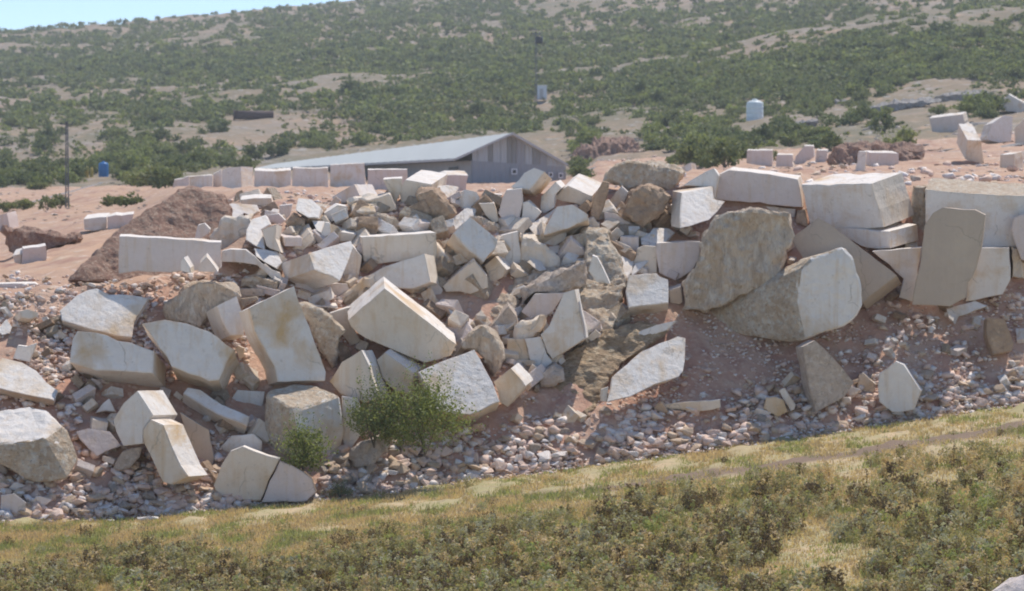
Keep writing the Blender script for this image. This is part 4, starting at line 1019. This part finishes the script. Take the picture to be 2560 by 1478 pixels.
# upper gable in vertical sheets
xs = [0, .06, .17, .22, .30, .37, .42, .47, .56, .64, .72, .80, .90, 1.0]
pm = ['wall_l', 'wall_l', 'wall_d', 'wall_l', 'wall_l', 'wall_d', 'wall_d', 'wall', 'wall_l', 'wall_d', 'wall', 'wall_l', 'wall_l']
ap = apex + Vector((0, .35, -.14)); up0 = eL.lerp(apex, (wl.x-eL.x)/(apex.x-eL.x)) + Vector((0, .35, -.14))
for i in range(13):
    def top(t):
        p = wl.lerp(wr, t); 
        if p.x < ap.x: f = (p.x-eL.x)/(apex.x-eL.x); q = eL.lerp(apex, f)
        else: f = (p.x-apex.x)/(eR.x-apex.x); q = apex.lerp(eR, f)
        return Vector((p.x, p.y, max(q.z-.12, p.z+.02)))
    t0, t1 = xs[i]+.002, xs[i+1]-.002
    sh = Vector((0, -.06-.015*(i % 2), 0))
    cs = [top(t0)+sh, top(t1)+sh, wl.lerp(wr, t1)+sh, wl.lerp(wr, t0)+sh]
    quad_slab('wall_panel', cs, .04, M[pm[i]], shed, 2, SI)
# verge trims along the gable
def bar(name, a, b, w, m, parent, org=Vector((0, 0, 0))):
    a, b = Vector(a)-org, Vector(b)-org; d = (b-a).normalized(); s = d.cross(Vector((0, 0, 1)))
    s = s.normalized() if s.length > 1e-3 else Vector((1, 0, 0)); t = d.cross(s)
    bm = bmesh.new(); r = []
    for p in (a, b): r.append([bm.verts.new(p+s*w*x+t*w*y) for x, y in ((-.5,-.5),(.5,-.5),(.5,.5),(-.5,.5))])
    for j in range(4): bm.faces.new((r[0][j], r[0][(j+1) % 4], r[1][(j+1) % 4], r[1][j]))
    bm.faces.new(r[0][::-1]); bm.faces.new(r[1]); bmesh.ops.recalc_face_normals(bm, faces=bm.faces[:])
    me = bpy.data.meshes.new(name); bm.to_mesh(me); bm.free(); return link(name, me, m, parent)
o3 = Vector((0, -.16, .0))
bar('verge_trim', apex+o3, eL+o3, .22, M['trim'], shed, SI); bar('verge_trim', apex+o3, eR+o3, .22, M['trim'], shed, SI)
bar('eave_trim', eL+Vector((-.1, 0, -.06)), eLF+Vector((-.1, 0, -.06)), .2, M['trim'], shed, SI)
def window(u, v, w, h, Y):
    p = at(u, v, Y); k = Y/F; a, b = w*k/2, h*k/2
    def rect(hw, hh, y): return [Vector((p.x-hw, p.y+y, p.z+hh)), Vector((p.x+hw, p.y+y, p.z+hh)), Vector((p.x+hw, p.y+y, p.z-hh)), Vector((p.x-hw, p.y+y, p.z-hh))]
    f = bmesh.new()
    o_, i_ = rect(a, b, 0), rect(a*.55, b*.55, 0)
    vo = [f.verts.new(q-SI) for q in o_]; vi = [f.verts.new(q-SI) for q in i_]
    vo2 = [f.verts.new(q-SI+Vector((0, .1, 0))) for q in o_]; vi2 = [f.verts.new(q-SI+Vector((0, .1, 0))) for q in i_]
    for j in range(4):
        n_ = (j+1) % 4
        f.faces.new((vo[j], vo[n_], vi[n_], vi[j])); f.faces.new((vo[j], vo2[j], vo2[n_], vo[n_])); f.faces.new((vi[j], vi[n_], vi2[n_], vi2[j]))
    me = bpy.data.meshes.new('window'); f.to_mesh(me); f.free(); fo = link('window', me, M['frame'], shed)
    quad_slab('pane', rect(a*.6, b*.6, .06), .02, M['dark'], fo, 0, SI)
window(1286, 429, 15, 15, 301.0); window(1377, 437, 11, 13, 302.2); window(1402, 439, 12, 14, 302.7)
# opening in the side wall
pS = at(1136, 424, 305); quad_slab('side_opening', [pS+Vector((-.6, 1.2, .25)), pS+Vector((.35, -.5, .3)), pS+Vector((.35, -.5, 0)), pS+Vector((-.6, 1.2, -.05))], .05, M['dark'], shed, 0, SI)

# ---------------- tanks, cabin, poles
def lathe(name, prof, m, parent=None, seg=24):
    bm = bmesh.new(); rings = []
    for r, z in prof: rings.append([bm.verts.new((math.cos(a)*r, math.sin(a)*r, z)) for a in [j*2*math.pi/seg for j in range(seg)]])
    for a, b in zip(rings, rings[1:]):
        for j in range(seg): bm.faces.new((a[j], a[(j+1) % seg], b[(j+1) % seg], b[j]))
    bm.faces.new(rings[0][::-1]); bm.faces.new(rings[-1])
    me = bpy.data.meshes.new(name); bm.to_mesh(me); bm.free()
    for p in me.polygons: p.use_smooth = len(p.vertices) == 4
    return link(name, me, m, parent)
def tank(u, vbase, wpx, hpx, m, label, cap, ribs=4, name='water_tank', Yo=None):
    Y = Yo or depth_at(u, vbase); k = Y/F; R_, Ht = wpx*k/2, hpx*k; e_ = empty(name, at(u, vbase, Y))
    prof = [(R_*.92, 0), (R_, .04*Ht)]
    for i in range(ribs):
        z0 = Ht*(.06+.74*i/ribs); z1 = Ht*(.06+.74*(i+1)/ribs)
        prof += [(R_, z0+.02*Ht), (R_, z1-.04*Ht), (R_*.965, z1-.02*Ht)]
    prof += [(R_, Ht*.82), (R_*.93, Ht*.90), (R_*.6, Ht*.96), (R_*.35, Ht*.975)]
    lathe('tank_body', prof, m, e_)
    c = lathe('lid', [(R_*.32, 0), (R_*.34, .05*Ht), (R_*.2, .07*Ht)], cap, e_); c.location = (0, 0, Ht*.972)
    lathe('plinth', [(R_*1.15, -.3), (R_*1.15, .0)], M['trim'], e_)
    tag(e_, label, 'water tank' if name == 'water_tank' else 'barrel'); return e_
WH = plain('white_plastic', (.74,.78,.76), .45); BL = plain('blue_plastic', (.045,.20,.46), .4); YE = plain('yellow_plastic', (.50,.36,.08), .5)
tank(1887, 312, 43, 62, WH, 'tall white plastic water tank among bushes on the right slope', WH)
tank(259, 446, 25, 41, BL, 'bright blue water tank on the low ground at left', BL)
tank(217, 449, 10, 32, YE, 'left one of two slim yellow barrels beside the blue tank', YE, 2, 'barrel')
tank(229, 449, 9, 30, YE, 'right one of two slim yellow barrels, next to the blue tank', YE, 2, 'barrel')
# rusty tank lying on the slope
Yr = depth_at(625, 297); pr = at(583, 288, Yr); rt = empty('rusty_tank', pr); kk = Yr/F
RU = plain('rusty_steel', (.085,.05,.045), .7, 0, .3)
c = lathe('shell', [(.2*11*kk, 0), (11*kk, .1), (11*kk, 100*kk), (2*kk, 101*kk)], RU, rt); c.rotation_euler = (0, math.pi/2, math.radians(4))
c = lathe('flange', [(13*kk, 0), (13*kk, 3*kk)], RU, rt); c.rotation_euler = (0, math.pi/2, math.radians(4)); c.location = (.02, 0, 0)
tag(rt, 'dark rusty cylindrical tank lying on the slope above the dirt', 'tank')
# cabin
Yc = depth_at(1355, 250); kc = Yc/F; cb = empty('white_cabin', at(1355, 249, Yc))
def box(name, x0, x1, y0, y1, z0, z1, m, parent, bev=.02):
    bm = bmesh.new(); bmesh.ops.create_cube(bm, size=1)
    for v in bm.verts: v.co = Vector((x0+(v.co.x+.5)*(x1-x0), y0+(v.co.y+.5)*(y1-y0), z0+(v.co.z+.5)*(z1-z0)))
    bmesh.ops.bevel(bm, geom=bm.edges[:], offset=bev, segments=1, affect='EDGES')
    me = bpy.data.meshes.new(name); bm.to_mesh(me); bm.free(); return link(name, me, m, parent)
CW = plain('cabin_white', (.66,.70,.74), .5)
box('body', -12*kc, 12*kc, 0, 26*kc, 0, 34*kc, CW, cb); box('roof', -13*kc, 13*kc, -.1, 27*kc, 34*kc+.003, 36*kc, M['frame'], cb); box('door', -6*kc, 3*kc, -.06, -.003, .05, 27*kc, M['trim'], cb)
tag(cb, 'small white cabin standing on the slope above the shed', 'cabin')
def pole(u, v0, v1, wpx, label, box_px=None, extra=()):
    Y = depth_at(u, v0); k = Y/F; h = (v0-v1)*k; e_ = empty('utility_pole', at(u, v0, Y)); GP_ = M['pole']
    for sx in (-1, 1):
        for sy in (-1, 1): bar('leg', (sx*wpx*k*.5, sy*wpx*k*.5, 0), (sx*wpx*k*.3, sy*wpx*k*.3, h), wpx*k*.22, GP_, e_)
    n = int(h/.9)
    for i in range(n):
        z0, z1 = h*i/n, h*(i+1)/n; w0 = wpx*k*(.5-.2*i/n)
        bar('brace', (-w0, -w0, z0), (w0*.95, -w0, z1), wpx*k*.12, GP_, e_)
    bar('crossarm', (-wpx*k*2.2, 0, h*.97), (wpx*k*2.2, 0, h*.97), wpx*k*.35, GP_, e_)
    for x in (-2, 0, 2):
        i_ = lathe('insulator', [(wpx*k*.2, 0), (wpx*k*.25, wpx*k*.3), (wpx*k*.1, wpx*k*.6)], M['dark'], e_, 8); i_.location = (x*wpx*k, 0, h*.97+wpx*k*.18)
    if box_px:
        du, dv, bw, bh = box_px; z = h-dv*k
        bw *= .75; bh *= .8; bt = lathe('transformer', [(bw*k*.45, 0), (bw*k*.5, .1), (bw*k*.5, bh*k), (bw*k*.4, bh*k+.1)], M['dark'], e_, 14); bt.location = (du*k, 0, z-bh*k)
    tag(e_, label, 'utility pole')
M['pole'] = plain('grey_steel', (.16,.16,.18), .6, .4)
pole(168, 520, 305, 7, 'slim lattice utility pole at left, standing in green bushes')
pole(1340, 256, 80, 5, 'utility pole with a dark transformer beside the white cabin', (8, 14, 24, 20))
# white pipe on the ground
pts = []
for t in np.linspace(0, 1, 24):
    u, v = 68+190*t, 516-54*t; Y = depth_at(u, v); q = at(u, v, Y); q.z += .25; pts.append(q)
bm = bmesh.new(); prev = None
for i, p in enumerate(pts):
    ring = [bm.verts.new(p-pts[0]+Vector((0, math.cos(a)*.07, math.sin(a)*.07))) for a in [j*math.pi/3 for j in range(6)]]
    if prev:
        for j in range(6): bm.faces.new((prev[j], prev[(j+1) % 6], ring[(j+1) % 6], ring[j]))
    prev = ring
me = bpy.data.meshes.new('water_pipe'); bm.to_mesh(me); bm.free()
o = link('water_pipe', me, M['trim']); o.location = pts[0]; tag(o, 'pale pipe running over orange dirt from the blue tank', 'pipe')

# ---------------- near field stones
def lone(u, v, Y, dims, seed, m, label, amp=.07, ml=.15):
    bm = hull_stone(seed, 1.0)
    for w in bm.verts: w.co = Vector((w.co.x*dims[0], w.co.y*dims[1], w.co.z*dims[2]))
    rough_up(bm, ml, amp, seed); me = bpy.data.meshes.new('field_stone'); bm.to_mesh(me); bm.free()
    o = link('field_stone', me, m); o.location = at(u, v, Y); tag(o, label, 'stone'); return o
lone(2560, 1475, 44.5, (1.0, .7, .44), 301, M['p'], 'pink and white boulder cut by the bottom right corner', .06)
lone(54, 1428, depth_at(54, 1428)-.2, (.13, .1, .1), 302, M['p'], 'lone pinkish stone in the weeds at lower left', .01, .1)
lone(360, 1296, depth_at(360, 1303)-.1, (.45, .25, .13), 303, M['w'], 'low whitish arched stone at the grass edge left', .03, .1)

# ---------------- air
hz = bpy.data.materials.new('haze_air'); hz.use_nodes = True; nt = hz.node_tree
for n in list(nt.nodes):
    if n.type == 'BSDF_PRINCIPLED': nt.nodes.remove(n)
pv = nt.nodes.new('ShaderNodeVolumePrincipled'); pv.inputs['Density'].default_value = .00026; pv.inputs['Color'].default_value = (.92,.95,.97,1); pv.inputs['Anisotropy'].default_value = 0.0
nt.links.new(pv.outputs[0], nt.nodes['Material Output'].inputs['Volume'])
bm = bmesh.new(); bmesh.ops.create_cube(bm, size=1)
for v in bm.verts: v.co = Vector((v.co.x*1600, 820 + v.co.y*1800, -14 + (v.co.z+.5)*142))
me = bpy.data.meshes.new('haze'); bm.to_mesh(me); bm.free()
HAZE = True
if HAZE: tag(link('haze', me, hz), 'thin pale haze over the whole valley', 'haze', None, 'stuff')
